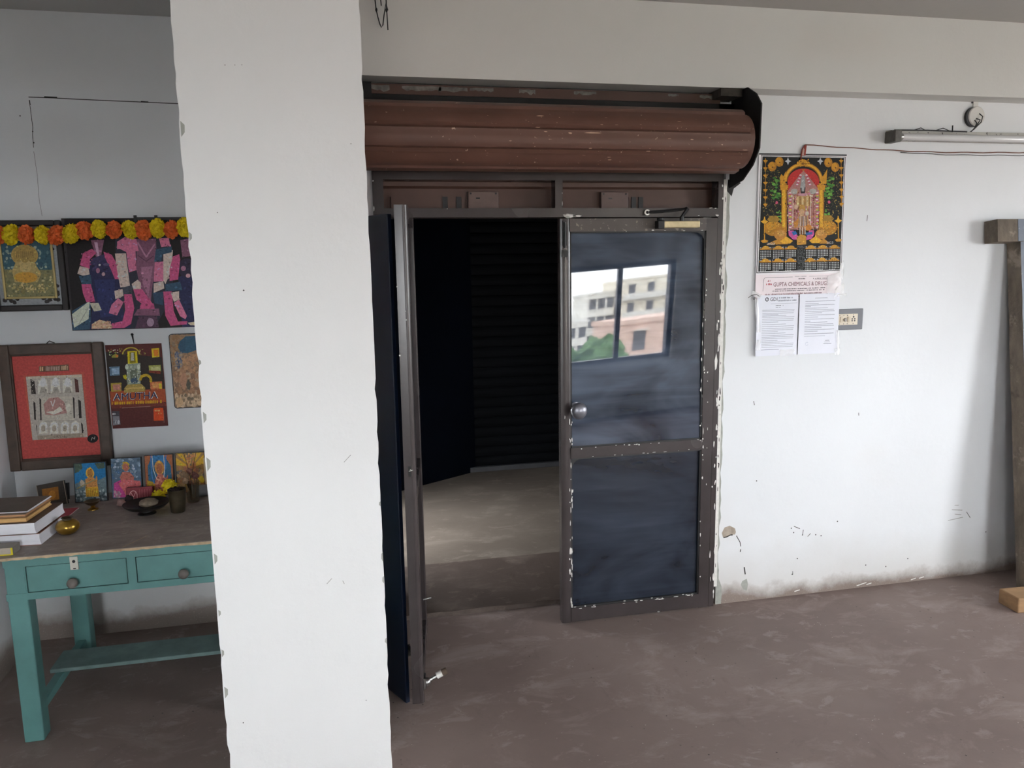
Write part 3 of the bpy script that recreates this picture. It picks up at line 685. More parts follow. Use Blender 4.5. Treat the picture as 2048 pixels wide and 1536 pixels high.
    def build(s, name, parent, loc=(0, 0, 0), rot=None, back=None):
        if back is not None:                      # give the sheet its thickness
            i = s.ink(back[0]); d = back[1]; s.b.box((-s.w/2, 0, -s.h/2), (s.w/2, d, s.h/2), i)
        return s.b.build(name, s.mats, parent, loc, rot)

# ------------------------------------------------------------------ wall calendar beside the door
cal = thing('wall_calendar', 'large wall calendar with a gold and red temple picture, under the tube light', 'calendar', (2.142, W-.006, 1.901), (radians(-.6), 0, radians(.3)))
Q = [(188, 150), (1165, 165), (1092, 1468), (158, 1468)]
A = Art(.455, .553, Q)                           # crop-based art, whole upper sheet
GOLD, GOLD2, GOLD3, BLK = 'd99a26', 'bf8220', 'efb433', '12110e'
A.rect(188, 150, 1165, 1468, M['calsheet'], 1)
A.poly([(192, 145), (1160, 160), (1160, 167), (192, 156)], '2a2a2c', 2)
A.poly([(212, 165), (1155, 187), (1090, 1442), (165, 1450)], BLK, 2)
A.poly([(216, 172), (1148, 192), (1084, 1436), (172, 1443)], 'e9e9e9', 3)
A.poly([(226, 182), (1138, 200), (1076, 1426), (184, 1432)], BLK, 4)
A.spots(260, (230, 330, 430, 830), 3, 8, ['7d6a2c', '4c4a30', 'b59a4a', '3b4a2a'], 5, 3); A.spots(260, (900, 330, 1090, 830), 3, 8, ['7d6a2c', '4c4a30', 'b59a4a', '3b4a2a'], 5, 4)
for x, d in ((258, 0), (1102, 0)):
    A.rect(x-3, 200, x+3, 700, GOLD2, 6)
    for k in range(7): y = 225+k*78; A.poly([(x-26, y), (x, y-8), (x+26, y), (x+8, y+22), (x-8, y+22)], GOLD, 7); A.ell(x, y+26, 7, 10, GOLD2, 8, 8)
for x, y in ((410, 240), (332, 290), (956, 248), (1034, 298)): A.ell(x, y, 47, 52, GOLD2, 6).ell(x-8, y-10, 32, 36, GOLD, 7).ell(x+4, y+8, 9, 9, '7a4f18', 8)
for x in (505, 866): A.poly([(x, 192), (x+12, 222), (x+36, 234), (x+12, 246), (x, 276), (x-12, 246), (x-36, 234), (x-12, 222)], 'c9ccd2', 6)
rg = random.Random(8)
for sgn, cx in ((-1, 380), (1, 960)):
    for k in range(34): A.ell(cx+rg.uniform(-52, 48), rg.uniform(410, 640), rg.uniform(14, 30), rg.uniform(9, 18), rg.choice(['5f9d3a', '3f7a2b', '7db54c', '4c8a32']), 6+k % 6*.5, 9, ragged=.4, seed=k)
    for k in range(16): A.ell(cx+sgn*-30+rg.uniform(-30, 30), rg.uniform(760, 880), rg.uniform(10, 20), rg.uniform(8, 14), rg.choice(['5f9d3a', '7db54c']), 6, 8, ragged=.4, seed=k)
    A.ell(cx, 680, 17, 19, 'd9607e', 9, 9, ragged=.3)
A.arc(676, 452, 178, 222, 180, 360, GOLD2, 6, sy=.92).arc(676, 452, 190, 212, 180, 360, GOLD3, 7, sy=.92).arc(676, 452, 176, 184, 180, 360, '8a5a16', 7, sy=.92)
A.ell(676, 248, 72, 38, GOLD, 8, 18, ragged=.25); A.spots(40, (610, 215, 740, 290), 6, 14, [GOLD3, '8a5a16', GOLD], 9, 5)
A.poly([(500, 560)]+[(676+176*cos(radians(a)), 455+142*sin(radians(a))) for a in range(180, 361, 12)]+[(850, 560)], 'c9302c', 6)
A.poly([(655, 318), (676, 350), (697, 318), (676, 326)], GOLD2, 8)
for x0 in (432, 846):
    A.rect(x0, 470, x0+58, 1000, GOLD2, 8).rect(x0+10, 545, x0+44, 950, GOLD3, 9).rect(x0+44, 545, x0+50, 950, '8a5a16', 9)
    A.poly([(x0-20, 490), (x0+78, 490), (x0+66, 545), (x0-8, 545)], GOLD, 10)
for x, s2 in ((445, 1), (900, -1)): A.poly([(x-30, 400), (x-12, 370), (x+8, 396), (x+34, 340), (x+30, 480), (x-24, 490)] if s2 > 0 else [(x-30, 480), (x-34, 400), (x-6, 396), (x+44, 318), (x+32, 480)], GOLD, 9)
A.poly([(640, 372), (676, 335), (712, 372), (850, 545), (838, 975), (505, 975), (496, 560)], 'b98078', 8)
A.spots(300, (500, 560, 850, 985), 7, 15, ['d9c39a', 'b98a70', 'd9a28a', 'e9dcc8', '8a4a4a', 'c98a3c', '6b3a34', 'd78aa0'], 9, 6)
for sgn in (-1, 1):
    for k in range(11):
        A.ell(676+sgn*(34+k*4.2), 385+k*11, 13, 9, ['f1e8ea', 'd27a8e', 'b9405a'][k % 3], 12, 9)
    for k in range(26): A.ell(676+sgn*(150+4*sin(k)), 575+k*15, 15, 8, ['f1dfdc', 'd0657f', 'e8c05a', 'a8b86a', 'c55a86'][k % 5], 12, 9)
    A.ell(676+sgn*104, 560, 42, 34, 'b9b3ac', 12, 14, ragged=.15)
A.poly([(655, 400), (672, 372), (690, 400), (696, 520), (684, 575), (650, 575), (638, 520)], 'a9a9a8', 13)
A.poly([(640, 520), (652, 520), (654, 560), (680, 560), (686, 515), (696, 515), (690, 580), (646, 582)], '2d2626', 14); A.ell(667, 592, 52, 16, 'd09aa6', 13)
A.rect(596, 610, 760, 720, 'c9a36a', 13)
for k in range(6): A.rect(604+k*26, 616, 618+k*26, 716, ['e0c491', 'a97c46'][k % 2], 14)
for x in (560, 580, 610, 720, 755, 790): A.line([(x, 600), (x-6, 940)], 6, ['d9b65a', '9c5050', 'f0e2d2'][x % 3], 13)
A.ell(656, 745, 38, 42, 'c99a4e', 15); A.ell(656, 790, 26, 40, 'd6ab84', 16); A.poly([(600, 860), (640, 820), (680, 820), (730, 870), (742, 950), (560, 960)], 'c99368', 15)
A.poly([(560, 900), (620, 850), (650, 880), (580, 960)], 'd28f3c', 17); A.ell(722, 955, 42, 34, 'd98e34', 17); A.ell(590, 728, 22, 26, 'd9b59a', 15); A.ell(712, 800, 20, 24, 'd6cbb8', 15)
for k in range(6): A.line([(628+k*14, 830), (618+k*18, 940)], 7, ['8fa0ae', 'd9d2c4', '4d5560'][k % 3], 17)
for k in range(5): A.rect(628+k*14, 950, 637+k*14, 1030, ['e6dccc', 'a06a3c'][k % 2], 17)
A.poly([(505, 985), (560, 985), (645, 1090), (560, 1085), (510, 1040)], 'cf5c9e', 16); A.poly([(785, 985), (735, 985), (690, 1095), (760, 1080), (790, 1030)], 'cf5c9e', 16)
A.poly([(540, 1000), (585, 990), (602, 1025), (560, 1040)], '2f6fb4', 17); A.poly([(695, 1010), (770, 1002), (766, 1030), (700, 1042)], '3a6cae', 17)
A.poly([(595, 1060), (640, 1030), (700, 1045), (700, 1140), (600, 1145)], 'd39a3c', 17)
for sgn, cx in ((-1, 345), (1, 945)):
    A.ell(cx, 960, 102, 82, GOLD2, 7, 22).ell(cx-20, 930, 60, 48, GOLD, 8).ell(cx-sgn*75, 1030, 68, 58, 'c98b3a', 9).ell(cx-sgn*82, 1015, 40, 32, 'd9a052', 10)
    A.poly([(cx-68, 860), (cx-36, 822), (cx+36, 822), (cx+70, 862), (cx+40, 890), (cx-40, 890)], 'a9812c', 9)
    A.spots(60, (cx-90, 890, cx+90, 1030), 4, 9, ['8a6a20', 'e3b950', 'b5862a'], 11, 9)
    A.poly([(cx-sgn*10-90, 1135), (cx-sgn*50, 1075), (cx-sgn*70+90, 1135)], 'c98e2e', 12); A.poly([(cx-sgn*140-70, 1100), (cx-sgn*140, 1050), (cx-sgn*140+70, 1100), (cx-sgn*140+40, 1128), (cx-sgn*140-40, 1128)], GOLD3, 12)
    lx = 248 if sgn < 0 else 1060
    A.rect(lx-6, 830, lx+6, 1085, GOLD, 12).poly([(lx-42, 880), (lx-14, 870), (lx, 830), (lx+14, 870), (lx+42, 880), (lx+14, 904), (lx-14, 904)], GOLD3, 13).poly([(lx-42, 1095), (lx-8, 1080), (lx+8, 1080), (lx+42, 1095), (lx+20, 1115), (lx-20, 1115)], GOLD, 13)
A.text('2023', 276, 1140, 80, 24, 'd7d7d4', 15); A.text('2023', 926, 1138, 74, 26, 'e2e2df', 15)
for rw, y0 in ((0, 1182), (1, 1322)):
    for k in range(6):
        x0 = 200+k*136-rw*4 if k < 3 else 695+(k-3)*130-rw*8; x1 = x0+(126 if k < 3 else 122)
        A.rect(x0, y0-4, x1, y0+10, 'd39434', 6).ell((x0+x1)/2, y0-2, 42, 30, 'd9a034', 7, 14, 180, 360)
        A.marks(x0+2, x0+22, y0-14, 12, 'cfcfcf', 8); A.marks(x1-22, x1-2, y0-14, 12, 'cfcfcf', 8)
        for j in range(5):
            for i in range(7):
                if (j == 4 and i > 3): continue
                xx = x0+6+i*17; yy = y0+26+j*19; A.rect(xx, yy-5, xx+9, yy+6, 'd5d7d6', 8)
for j in range(17): A.marks(608, 690, 1160+j*16, 8, '7d8284', 8, .6, 9)
A.dapple(9, .5); A.build('sheet', cal, back=(M['calsheet'], .001))
# lower flap with the shop's name
A = Art(.455, .112, [(238, 108), (1535, 100), (1545, 455), (228, 455)])
RED, DRK = 'a8283a', '6b2733'
A.rect(228, 95, 1550, 456, mat('pale_pink_card', 'ecdfe2', .4, var=.02), 1)
A.line([(345, 350), (358, 170), (378, 150), (790, 146)], 5, '5a565a', 2); A.line([(1040, 140), (1455, 136), (1470, 158)], 4, '8a8488', 2)
A.marks(822, 1000, 139, 8, '6a6468', 3, .8); A.marks(880, 1150, 174, 14, '5a4a50', 3, .6, 20); A.marks(1160, 1410, 172, 12, '4a4044', 3, .8, 18); A.line([(1125, 194), (1405, 192)], 4, '8a6a70', 3)
A.text('GUPTA CHEMICALS & DRUGS', 502, 282, 838, 60, DRK, 4, -.006)
A.poly([(412, 210), (424, 184), (436, 210)], RED, 4).text('3', 440, 210, 16, 22, RED, 4); A.marks(394, 482, 246, 26, 'c03040', 4, .95, 22)
A.marks(528, 1300, 322, 15, '4a4248', 3, .75, 18, 1, -.01); A.marks(488, 1290, 349, 15, '4a4248', 3, .75, 17, 2, -.006); A.marks(376, 1250, 402, 34, '9a7a80', 3, .8, 20, 3, -.012); A.marks(722, 1110, 432, 16, '3c363a', 3, .75, 16, 4)
A.build('name_flap', cal, (0, 0, -.3325), back=(M['calsheet'], .001))
b = MB(); b.box((-.225, -.004, .271), (.227, .003, .2775)); b.build('metal_strip', mat('dark_strip', '2c2c2e', .4), cal)
b = MB(); b.box((-.012, -.006, .27), (.006, .0, .30), rot=Matrix.Rotation(.35, 3, 'Y')); b.box((.002, -.007, .27), (.010, -.001, .315), 1, rot=Matrix.Rotation(.1, 3, 'Y')); b.build('hanging_tab', [mat('pale_tab', 'c9a79c', .6), mat('red_thread', '9c3b2c', .7)], cal)
# crumpled tape over the flap's right end
b = MB(); rnd = random.Random(4)
for px, pz, sx, sz in ((.185, -.335, .075, .09), (.215, -.37, .05, .05), (.222, -.28, .022, .09)):
    n = 6; vs = [(px-sx/2+sx*i/n, -.004-.007*rnd.random(), pz-sz/2+sz*j/n+.02*i/n) for j in range(n+1) for i in range(n+1)]
    b.add(vs, [(j*(n+1)+i, j*(n+1)+i+1, (j+1)*(n+1)+i+1, (j+1)*(n+1)+i) for j in range(n) for i in range(n)])
b.build('tape', M['tape'], cal, smooth=180)

def notice(label, x0, x1, z0, z1, draw, y=W-.017):
    o = thing('printed_notice', label, 'paper', ((x0+x1)/2, y, (z0+z1)/2), (radians(-.4), 0, 0), group=None)
    A = Art(x1-x0, z1-z0, [(0, 0), (210, 0), (210, 297), (0, 297)]); A.rect(0, 0, 210, 297, M['sheet'], 1); draw(A); A.build('sheet', o, back=(M['sheet'], .0006)); return o
GR = '8f93a2'
def n1(A):
    A.ell(50, 20, 9, 10, '22222a', 2).ell(50, 20, 5.5, 6.5, M['sheet'], 3).line([(48, 24), (54, 15)], 2.5, '22222a', 4)
    A.text('GDI', 66, 29, 36, 18, '22222a', 3); A.marks(110, 180, 14, 7, '8a8d98', 2, .8, 5); A.marks(106, 200, 27, 8, '9a9dac', 2, .8, 5); A.line([(70, 42), (205, 41)], 1, GR, 2)
    A.marks(95, 135, 51, 4, '6a6d78', 2); A.marks(95, 120, 60, 3, GR, 2)
    for k, y in enumerate([72, 79, 88, 94, 100, 107, 116, 124, 131, 142, 152, 162, 170, 178, 186, 196, 204, 212, 222, 230, 238, 246, 254]): A.rect(28, y, [192, 188, 150, 190, 110][(k*3) % 5], y+1.6, GR, 2)
    A.rect(28, 266, 118, 268, '80849a', 2)
def n2(A):
    A.line([(80, 22), (146, 22)], 1.5, '6a6d78', 2)
    for k, y in enumerate([36, 48, 55, 62, 70, 78, 86, 94, 104, 114, 124, 134, 140, 150, 158, 166, 176, 184]): A.rect(30, y, [188, 182, 185, 120, 150, 100, 186, 60][(k*5) % 8], y+1.8, GR, 2)
    A.rect(30, 196, 186, 198, '7a7d8a', 2); A.rect(30, 208, 140, 209.5, GR, 2)
    A.rect(142, 232, 165, 234, '6a6d7a', 2); A.rect(138, 240, 168, 241.5, GR, 2); A.rect(134, 247, 176, 249, '6a6d7a', 2)
    A.arc(46, 246, 7, 8, 20, 320, 'a9b0d0', 2)
pa = notice('white printed notice headed GDI, left of the pair taped under the calendar', 1.922, 2.139, 1.240, 1.528, n1)
pb = notice('white printed notice without a heading, right of the pair taped under the calendar', 2.146, 2.360, 1.240, 1.530, n2)
def tape(par, pts):
    rnd = random.Random(9)
    for x, z, sx, sz, r in pts:
        b = MB(); n = 5; R = Matrix.Rotation(r, 3, 'Y'); vs = []
        for j in range(n+1):
            for i in range(n+1): p = R @ Vector((-sx/2+sx*i/n, 0, -sz/2+sz*j/n)); vs.append((x+p.x, -.002-.005*rnd.random(), z+p.z))
        b.add(vs, [(j*(n+1)+i, j*(n+1)+i+1, (j+1)*(n+1)+i+1, (j+1)*(n+1)+i) for j in range(n) for i in range(n)]); b.build('tape', M['tape'], par, smooth=180)
tape(pa, [(-.115, .148, .05, .022, .4), (-.10, -.09, .024, .05, .1), (.055, -.132, .075, .03, 0), (-.106, .05, .018, .16, -.1)])
tape(pb, [(.105, -.14, .03, .03, 0), (.105, -.08, .016, .09, -.1), (.118, .135, .045, .012, 0)])
b = MB(); b.tube([(-.155, -.002, .135), (-.14, -.006, .146), (-.115, -.007, .150), (-.10, -.006, .140)], .0012); b.tube([(-.13, -.003, .128), (-.105, -.003, .127)], .0018); b.build('thread', M['mark'], pa)

# ------------------------------------------------------------------ switchboard
sb = thing('switchboard', 'grey wall switch plate with a cream socket module, half hidden by the notices', 'switch', (2.40, W, 1.400))
b = MB(); b.box((-.105, -.008, -.051), (.101, 0, .051)); b.build('plate', mat('grey_switch_plate', '63656b', .45, var=.05), sb, bevel=.003)
b = MB(); b.box((-.09, -.011, -.027), (.070, -.008, .027)); o = b.build('module', mat('cream_plastic', 'd9cdb8', .4, var=.04), sb, bevel=.002)
b = MB()
for x, z, r in ((.046, .012, .0045), (.039, .002, .0038), (.053, .002, .0038), (.039, -.007, .0038), (.053, -.007, .0038), (-.03, .02, .002), (-.008, .02, .002), (.012, .02, .003), (.045, .022, .002), (-.03, -.021, .002), (-.008, -.021, .002), (.012, -.021, .002), (.045, -.021, .002)): b.lathe([(r, -.0115), (r, -.009)], (x, 0, z), axis='y', n=12)
b.build('socket_face', M['black'], o)
b = MB(); b.lathe([(.009, -.011), (.009, -.016), (.007, -.018)], (0, 0, -.001), axis='y', n=16); b.build('indicator', mat('grey_plastic', 'a9a297', .4), sb)
for x in (-.022, .020): b = MB(); b.box((x-.006, -.0145, -.014), (x+.006, -.0115, .014), rot=Matrix.Rotation(.12, 3, 'X')); b.build('rocker', mat('cream_rocker', 'cfc2ab', .4, var=.04), sb)

# ------------------------------------------------------------------ tube light, ceiling rose, cables
tl = thing('tube_light', 'long unlit fluorescent tube light on the wall above the calendar', 'lamp', (2.575, W, 2.255))
b = MB(); b.box((0, -.034, -.012), (1.24, -.002, .034)); b.build('housing', painted_metal('dusty_white_housing', 'b9b6ae', .62, .5, '4a4743'), tl)
for x0 in (0, 1.215):
    b = MB(); b.box((x0-.004, -.076, -.024), (x0+.032, -.0, .030)); b.build('end_cap', mat('grimy_grey_cap', '5f5b55', .5, var=.25, scale=60), tl, bevel=.004)
b = MB(); b.lathe([(.013, .03), (.0155, .034), (.0155, 1.205), (.013, 1.212)], (0, -.057, .000), axis='x', n=24); b.build('tube', mat('frosted_tube_glass', 'd9dadb', .12, var=.01, spec=.7), tl, smooth=50)
b = MB(); b.lathe([(.0162, .028), (.0162, .045)], (0, -.057, 0), axis='x', n=20); b.build('tube_cap', M['steel'], tl, smooth=50)
b = MB(); b.tube([(.12, -.03, .034), (.16, -.04, .046), (.20, -.03, .034)], .002); b.tube([(.24, -.03, .034), (.28, -.042, .047), (.33, -.03, .036)], .002); b.tube([(.335, -.04, .03), (.330, -.045, .06)], .003)
b.tube([(.02, -.036, .034), (.2, -.037, .036), (.42, -.036, .034)], .003); b.build('wiring', M['black'], tl)
cr = thing('ceiling_rose', 'round white junction box with black wires, just above the tube light', 'junction box', (3.062, W, 2.366))
b = MB(); b.lathe([(.046, 0), (.046, -.016), (.042, -.020), (.001, -.021)], (0, 0, 0), axis='y', n=36); b.build('cover', mat('white_plastic', 'd3d1cc', .45, var=.03), cr, smooth=40)
b = MB(); b.lathe([(.047, 0), (.047, -.014)], (-.010, 0, -.003), axis='y', n=30); b.build('base_ring', M['black'], cr)
b = MB(); b.tube([(.010, -.02, .012), (.018, -.034, -.004), (.012, -.034, -.03), (-.02, -.03, -.062), (-.055, -.03, -.085)], .0026); b.tube([(-.006, -.021, -.012), (.006, -.034, -.02), (-.01, -.034, -.045), (-.04, -.03, -.078)], .0026); b.tube([(-.014, -.021, -.02), (-.008, -.03, -.035), (-.022, -.03, -.06)], .0022); b.build('wire', M['black'], cr)
b = MB(); b.box((-.014, -.006, .045), (.014, -.0, .075), 0); b.box((-.022, -.008, .062), (-.016, -.001, .070), 1); b.build('conduit_stub', [mat('white_plastic', 'd3d1cc', .45, var=.03), M['black']], cr)
rnd = random.Random(6)
b = MB(); pts = []
for i in range(40):
    x = 2.150+1.65*i/39; pts.append((x, W-.006, 2.219-.024*sin(min(1, (x-2.15)/.85)*pi/2)+.012*max(0, (x-2.9))+.0016*sin(i*1.3)))
b.tube(pts, .0022, 6, 0); b.tube([(2.127, W-.008, 2.150), (2.132, W-.01, 2.20), (2.150, W-.006, 2.219)], .003, 6, 1); b.tube([(x, y-.001, z-.006-.008*max(0, sin((x-2.6)*2.2))) for x, y, z in pts[12:]], .0018, 6, 2)
tag(b.build('cable', [mat('brown_wire', '7d4a36', .6), mat('red_wire', '8c3a2a', .6), mat('grey_wire', '5d5a58', .6)], smooth=180), 'thin brown wire strung from the calendar hook along the wall to the right', 'wire')
b = MB()
for p in ([(.185, 2.77), (.192, 2.675), (.198, 2.645), (.204, 2.622), (.210, 2.608), (.216, 2.618), (.222, 2.655), (.231, 2.70), (.233, 2.66), (.2345, 2.600)], [(.231, 2.77), (.232, 2.69), (.237, 2.672)], [(.207, 2.77), (.211, 2.71), (.2125, 2.688)]): b.tube([(x, 3.235, z) for x, z in p], .0022, 6)
b.ball((.193, 3.235, 2.672), .0045, u=8, v=6, sc=(1, 1, 1.8)); b.ball((.232, 3.235, 2.672), .0045, u=8, v=6, sc=(1, 1, 1.8))
tag(b.build('hanging_wire', M['black'], smooth=180), 'loose black wire ends dangling from the ceiling beside the pillar', 'wire')

# ------------------------------------------------------------------ timber door frame leaning on the wall at the right
t = NT('rough_weathered_timber'); c = t.mix(t.ramp(t.noise(7, 7, .7, (1, 1, .35)), .32, .68), lin('86796a'), lin('4b443d')); c = t.mix(t.ramp(t.noise(5, 5, .7), .55, .62, 0, .7), c, lin('a3978a')); c = t.mix(t.ramp(t.noise(3.4, 4), .60, .66, 0, .75), c, lin('2f2b28'))
t.base(c); t.bump(t.noise(26, 7, .75), .6, .01); M['timber'] = t.done(.85)
M['timber_blue'] = painted_metal('grey_blue_timber_paint', '67707e', .66, .5, 'c9c9c4')
fr = thing('timber_frame', 'old timber door frame, grey-blue in front, leaning on the wall at the far right', 'door frame', (3.27, 3.085, 0), (radians(-6.6), 0, 0))
def post(x0, x1, dx):
    b = MB(); n = 24; rnd = random.Random(int(x0*100)); vs = []
    for k in range(n+1):
        z = 1.79*k/n; s2 = dx*(1-k/n); j = lambda: .003*rnd.random()
        vs += [(x0+s2+j(), .0, z), (x1+s2, .0, z), (x1+s2, .08, z), (x0+s2-j(), .08, z)]
    fs = [(k*4+i, k*4+(i+1) % 4, (k+1)*4+(i+1) % 4, (k+1)*4+i) for k in range(n) for i in range(4)]
    b.add(vs, fs, 0); b.add([vs[i] for i in range(4)], [(3, 2, 1, 0)], 0)
    b.mi = [1 if i < n*4 and i % 4 == 0 else 0 for i in range(len(b.mi))]; return b.build('post', [M['timber'], M['timber_blue']], fr)
post(.03, .12, .03); post(.93, 1.02, .03)
b = MB(); b.box((-.105, -.004, 1.775), (1.16, .078, 1.885), 0); b.box((.012, -.006, 1.776), (1.04, -.004, 1.884), 1); b.build('head_rail', [M['timber'], M['timber_blue']], fr, bevel=.004)
b = MB(); b.box((.10, .035, .04), (.97, .060, 1.78)); b.build('panel', M['timber_blue'], fr)  # unseen infill, added so the frame throws a darker shadow
b = MB(); b.box((0, 0, 0), (.40, .125, .075), 0)
o = b.build('wood_block', [mat('cut_wood', 'a98560', .8, var=.2, scale=12, bump=.4, st=(.4, 1, 3))], None, (3.10, 2.930, 0), (0, 0, radians(-4)), bevel=.006); tag(o, 'rough offcut of timber on the floor at the foot of the leaning frame', 'wood')

# ------------------------------------------------------------------ teal table
def wb(o):
    b = MB(); b.T = Matrix.Translation(-o.location); return b
rnd = random.Random(31)
TZ = .708; TX0, TX1, TY0, TY1 = -1.335, -.235, 2.922, 3.70
tb = thing('table', 'teal painted wooden table with two drawers, used as a prayer shelf', 'table', (-.785, 3.30, 0))
t = NT('worn_grey_brown_tabletop'); c = t.mix(t.ramp(t.noise(9, 6, .65, (1, 2.2, 1), .6), .35, .7), lin('a0958e'), lin('837871')); c = t.mix(t.ramp(t.noise(28, 5, .7), .55, .66, 0, .6), c, lin('b5a99f'))
c = t.mix(t.ramp(t.noise(3, 4), .58, .7, 0, .5), c, lin('74685f')); t.base(c); t.bump(t.noise(40, 5), .15, .004); M['top'] = t.done(.55)
b = wb(tb); b.box((TX0, TY0, TZ-.009), (TX1, TY1, TZ)); b.build('tabletop', M['top'], tb)
b = wb(tb); n = 70; top = []; lo = []
for i in range(n+1): x = TX0+(TX1-TX0)*i/n; top.append((x, TZ-.0012)); lo.append((x, TZ-.0085-.003*rnd.random()))
b.add([(x, TY0-.0018, z) for x, z in top]+[(x, TY0-.0018, z) for x, z in lo], [(i, n+1+i, n+2+i, i+1) for i in range(n)])
b.add([(-.81, TY0+.01, TZ+.0006), (-.805, TY0+.01, TZ+.0006), (-.745, TY0+.12, TZ+.0006), (-.748, TY0+.12, TZ+.0006)], [(0, 1, 2, 3)])
b.build('bare_edge', mat('bare_wood_edge', 'd2b896', .8, var=.2, scale=30), tb)
AY = 2.932; b = wb(tb)
b.box((-1.198, AY, .668), (-.36, AY+.022, TZ-.009)); b.box((-1.198, AY, .545), (-.36, AY+.022, .570)); b.box((-1.132, AY, .570), (-1.128, AY+.022, .668)); b.box((-.797, AY, .570), (-.768, AY+.022, .668)); b.box((-.440, AY, .570), (-.36, AY+.022, .668))
b.box((-1.19, AY+.1, .56), (-1.165, 3.58, TZ-.009)); b.box((-.40, AY+.1, .56), (-.375, 3.58, TZ-.009)); b.box((-1.19, 3.56, .56), (-.37, 3.585, TZ-.009))
b.build('apron', M['teal'], tb)
for x0, x1, kx, kz in ((-1.1275, -.7975, -.974, .600), (-.7675, -.4405, -.604, .596)):
    b = wb(tb); b.box((x0+.0025, AY+.002, .5725), (x1-.0025, AY+.02, .6655), 0); b.box((x0+.02, AY+.02, .58), (x1-.02, AY+.40, .585), 0)
    d = b.build('drawer', [M['teal']], tb)
    b = wb(tb); b.lathe([(.009, AY+.003), (.008, AY-.008), (.013, AY-.013), (.0185, AY-.022), (.0175, AY-.031), (.010, AY-.037), (.001, AY-.039)], (kx, 0, kz), axis='y', n=20); b.build('knob', M['knobwood'], d, smooth=50)
b = wb(tb); b.box((-.982, AY-.004, .642), (-.956, AY+.003, .690)); hp = plab(b.build('hasp', mat('pale_zinc', 'd5d2c6', .45, .3, var=.1), tb), 'pale metal hasp over the left drawer')
b = wb(tb); b.lathe([(.0055, AY-.0045), (.0055, AY-.001)], (-.969, 0, .673), axis='y', n=16); b.box((-.973, AY-.0045, .645), (-.964, AY-.002, .648)); b.build('slot', M['black'], hp)
for x0, y0, y1 in ((-1.196, 2.934, 3.0), (-.43, 2.934, 3.0), (-1.196, 3.52, 3.585), (-.43, 3.52, 3.585)):
    b = wb(tb); b.box((x0, y0, 0), (x0+.066, y1, TZ-.009)); b.build('leg', M['teal'], tb, bevel=.004)
for x0 in (-1.182, -.417): b = wb(tb); b.box((x0, 3.0, .075), (x0+.035, 3.52, .108)); b.build('side_stretcher', M['teal'], tb, bevel=.003)
b = wb(tb); b.box((-1.20, 3.235, .108), (-.36, 3.40, .124)); b.build('footrest', mat('dusty_teal_board', '7c9694', .7, var=.2, scale=8), tb, bevel=.003)

# books at the left end
def book(name, label, x0, x1, y0, y1, z0, z1, cov, rz=0, group=None, cat='book', paper=None, cov_t=.0025, over=.0):
    o = thing(name, label, cat, ((x0+x1)/2, (y0+y1)/2, z0), (0, 0, rz), group); X, Y, h = (x1-x0)/2, (y1-y0)/2, z1-z0
    b = MB(); b.box((-X-over, -Y-over, 0), (X+over, Y+over, cov_t)); b.box((-X-over, -Y-over, h-cov_t), (X+over, Y+over, h)); b.box((-X-over, -Y-over, cov_t), (-X+.004, Y+over, h-cov_t)); b.build('cover', cov, o)
    b = MB(); n = 8; vs = []; rr = random.Random(int(x0*999+z0*999))
    for k in range(n+1):
        f = k/n; bul = .003*sin(pi*f); z = cov_t+(h-2*cov_t)*f; j = rr.uniform(-.0006, .0006)
        vs += [(-X+.004, -Y+j, z), (X-bul-.001+.004*(1-f), -Y+bul*.6+j, z), (X-bul-.001+.004*(1-f), Y-bul*.4, z), (-X+.004, Y-.001, z)]
    b.add(vs, [(k*4+i, k*4+(i+1) % 4, (k+1)*4+(i+1) % 4, (k+1)*4+i) for k in range(n) for i in range(4)]+[(3, 2, 1, 0), (n*4, n*4+1, n*4+2, n*4+3)]); b.build('pages', paper or M['paper'], o); return o
dark_cov = mat('dark_brown_cover', '5b4a40', .5, var=.1, scale=20); red_cov = mat('red_brown_cover', '9a6650', .5, var=.1)
book('thick_book', 'thick white-paged book with red-brown cover, bottom of the pile on the teal table', -1.325, -1.100, 3.045, 3.312, TZ, TZ+.0445, red_cov, radians(-3.5))
book('thin_booklet', 'thin red booklet poking out behind, between the two thick books', -1.30, -1.064, 3.23, 3.332, TZ+.0448, TZ+.0485, mat('crimson_cover', 'a3303f', .5), radians(-3))
book('thick_book', 'thick white-paged book with dark brown cover, upper of the two thick ones', -1.33, -1.104, 3.028, 3.272, TZ+.0488, TZ+.0925, dark_cov, radians(-4.5))
tan = mat('tan_pages', 'e8bd7d', .6, var=.08, scale=30); tanc = mat('tan_cover', 'd9a86a', .5, var=.1)
book('thin_book', 'thin tan book lying on the dark thick book, lower of the two tan ones', -1.33, -1.136, 3.040, 3.245, TZ+.0928, TZ+.1085, tanc, radians(-4.5), 'tan books on the pile', paper=tan)
book('thin_book', 'thin tan book in brown wrapper, upper of the two tan ones', -1.34, -1.141, 3.050, 3.258, TZ+.1088, TZ+.1200, mat('brown_wrapper', '8c7763', .6), radians(-4.5), 'tan books on the pile', paper=mat('tan_pages_dull', 'd0a074', .6, var=.08, scale=30))
book('booklet', 'brown-covered booklet with a white edge on top of the book pile', -1.335, -1.139, 3.066, 3.264, TZ+.1203, TZ+.1255, mat('dull_brown_cover', '6b6055', .6, var=.12), radians(-5), cov_t=.001, over=-.002)
mb_ = thing('cardboard_box', 'flat grey box edged in yellow at the front corner of the table', 'box', (-1.252, 2.985, TZ), (0, 0, radians(-2)))
b = MB(); b.box((-.085, -.03, 0), (.085, .03, .027)); b.build('carton', mat('grey_carton', '9b948c', .6, var=.05), mb_)
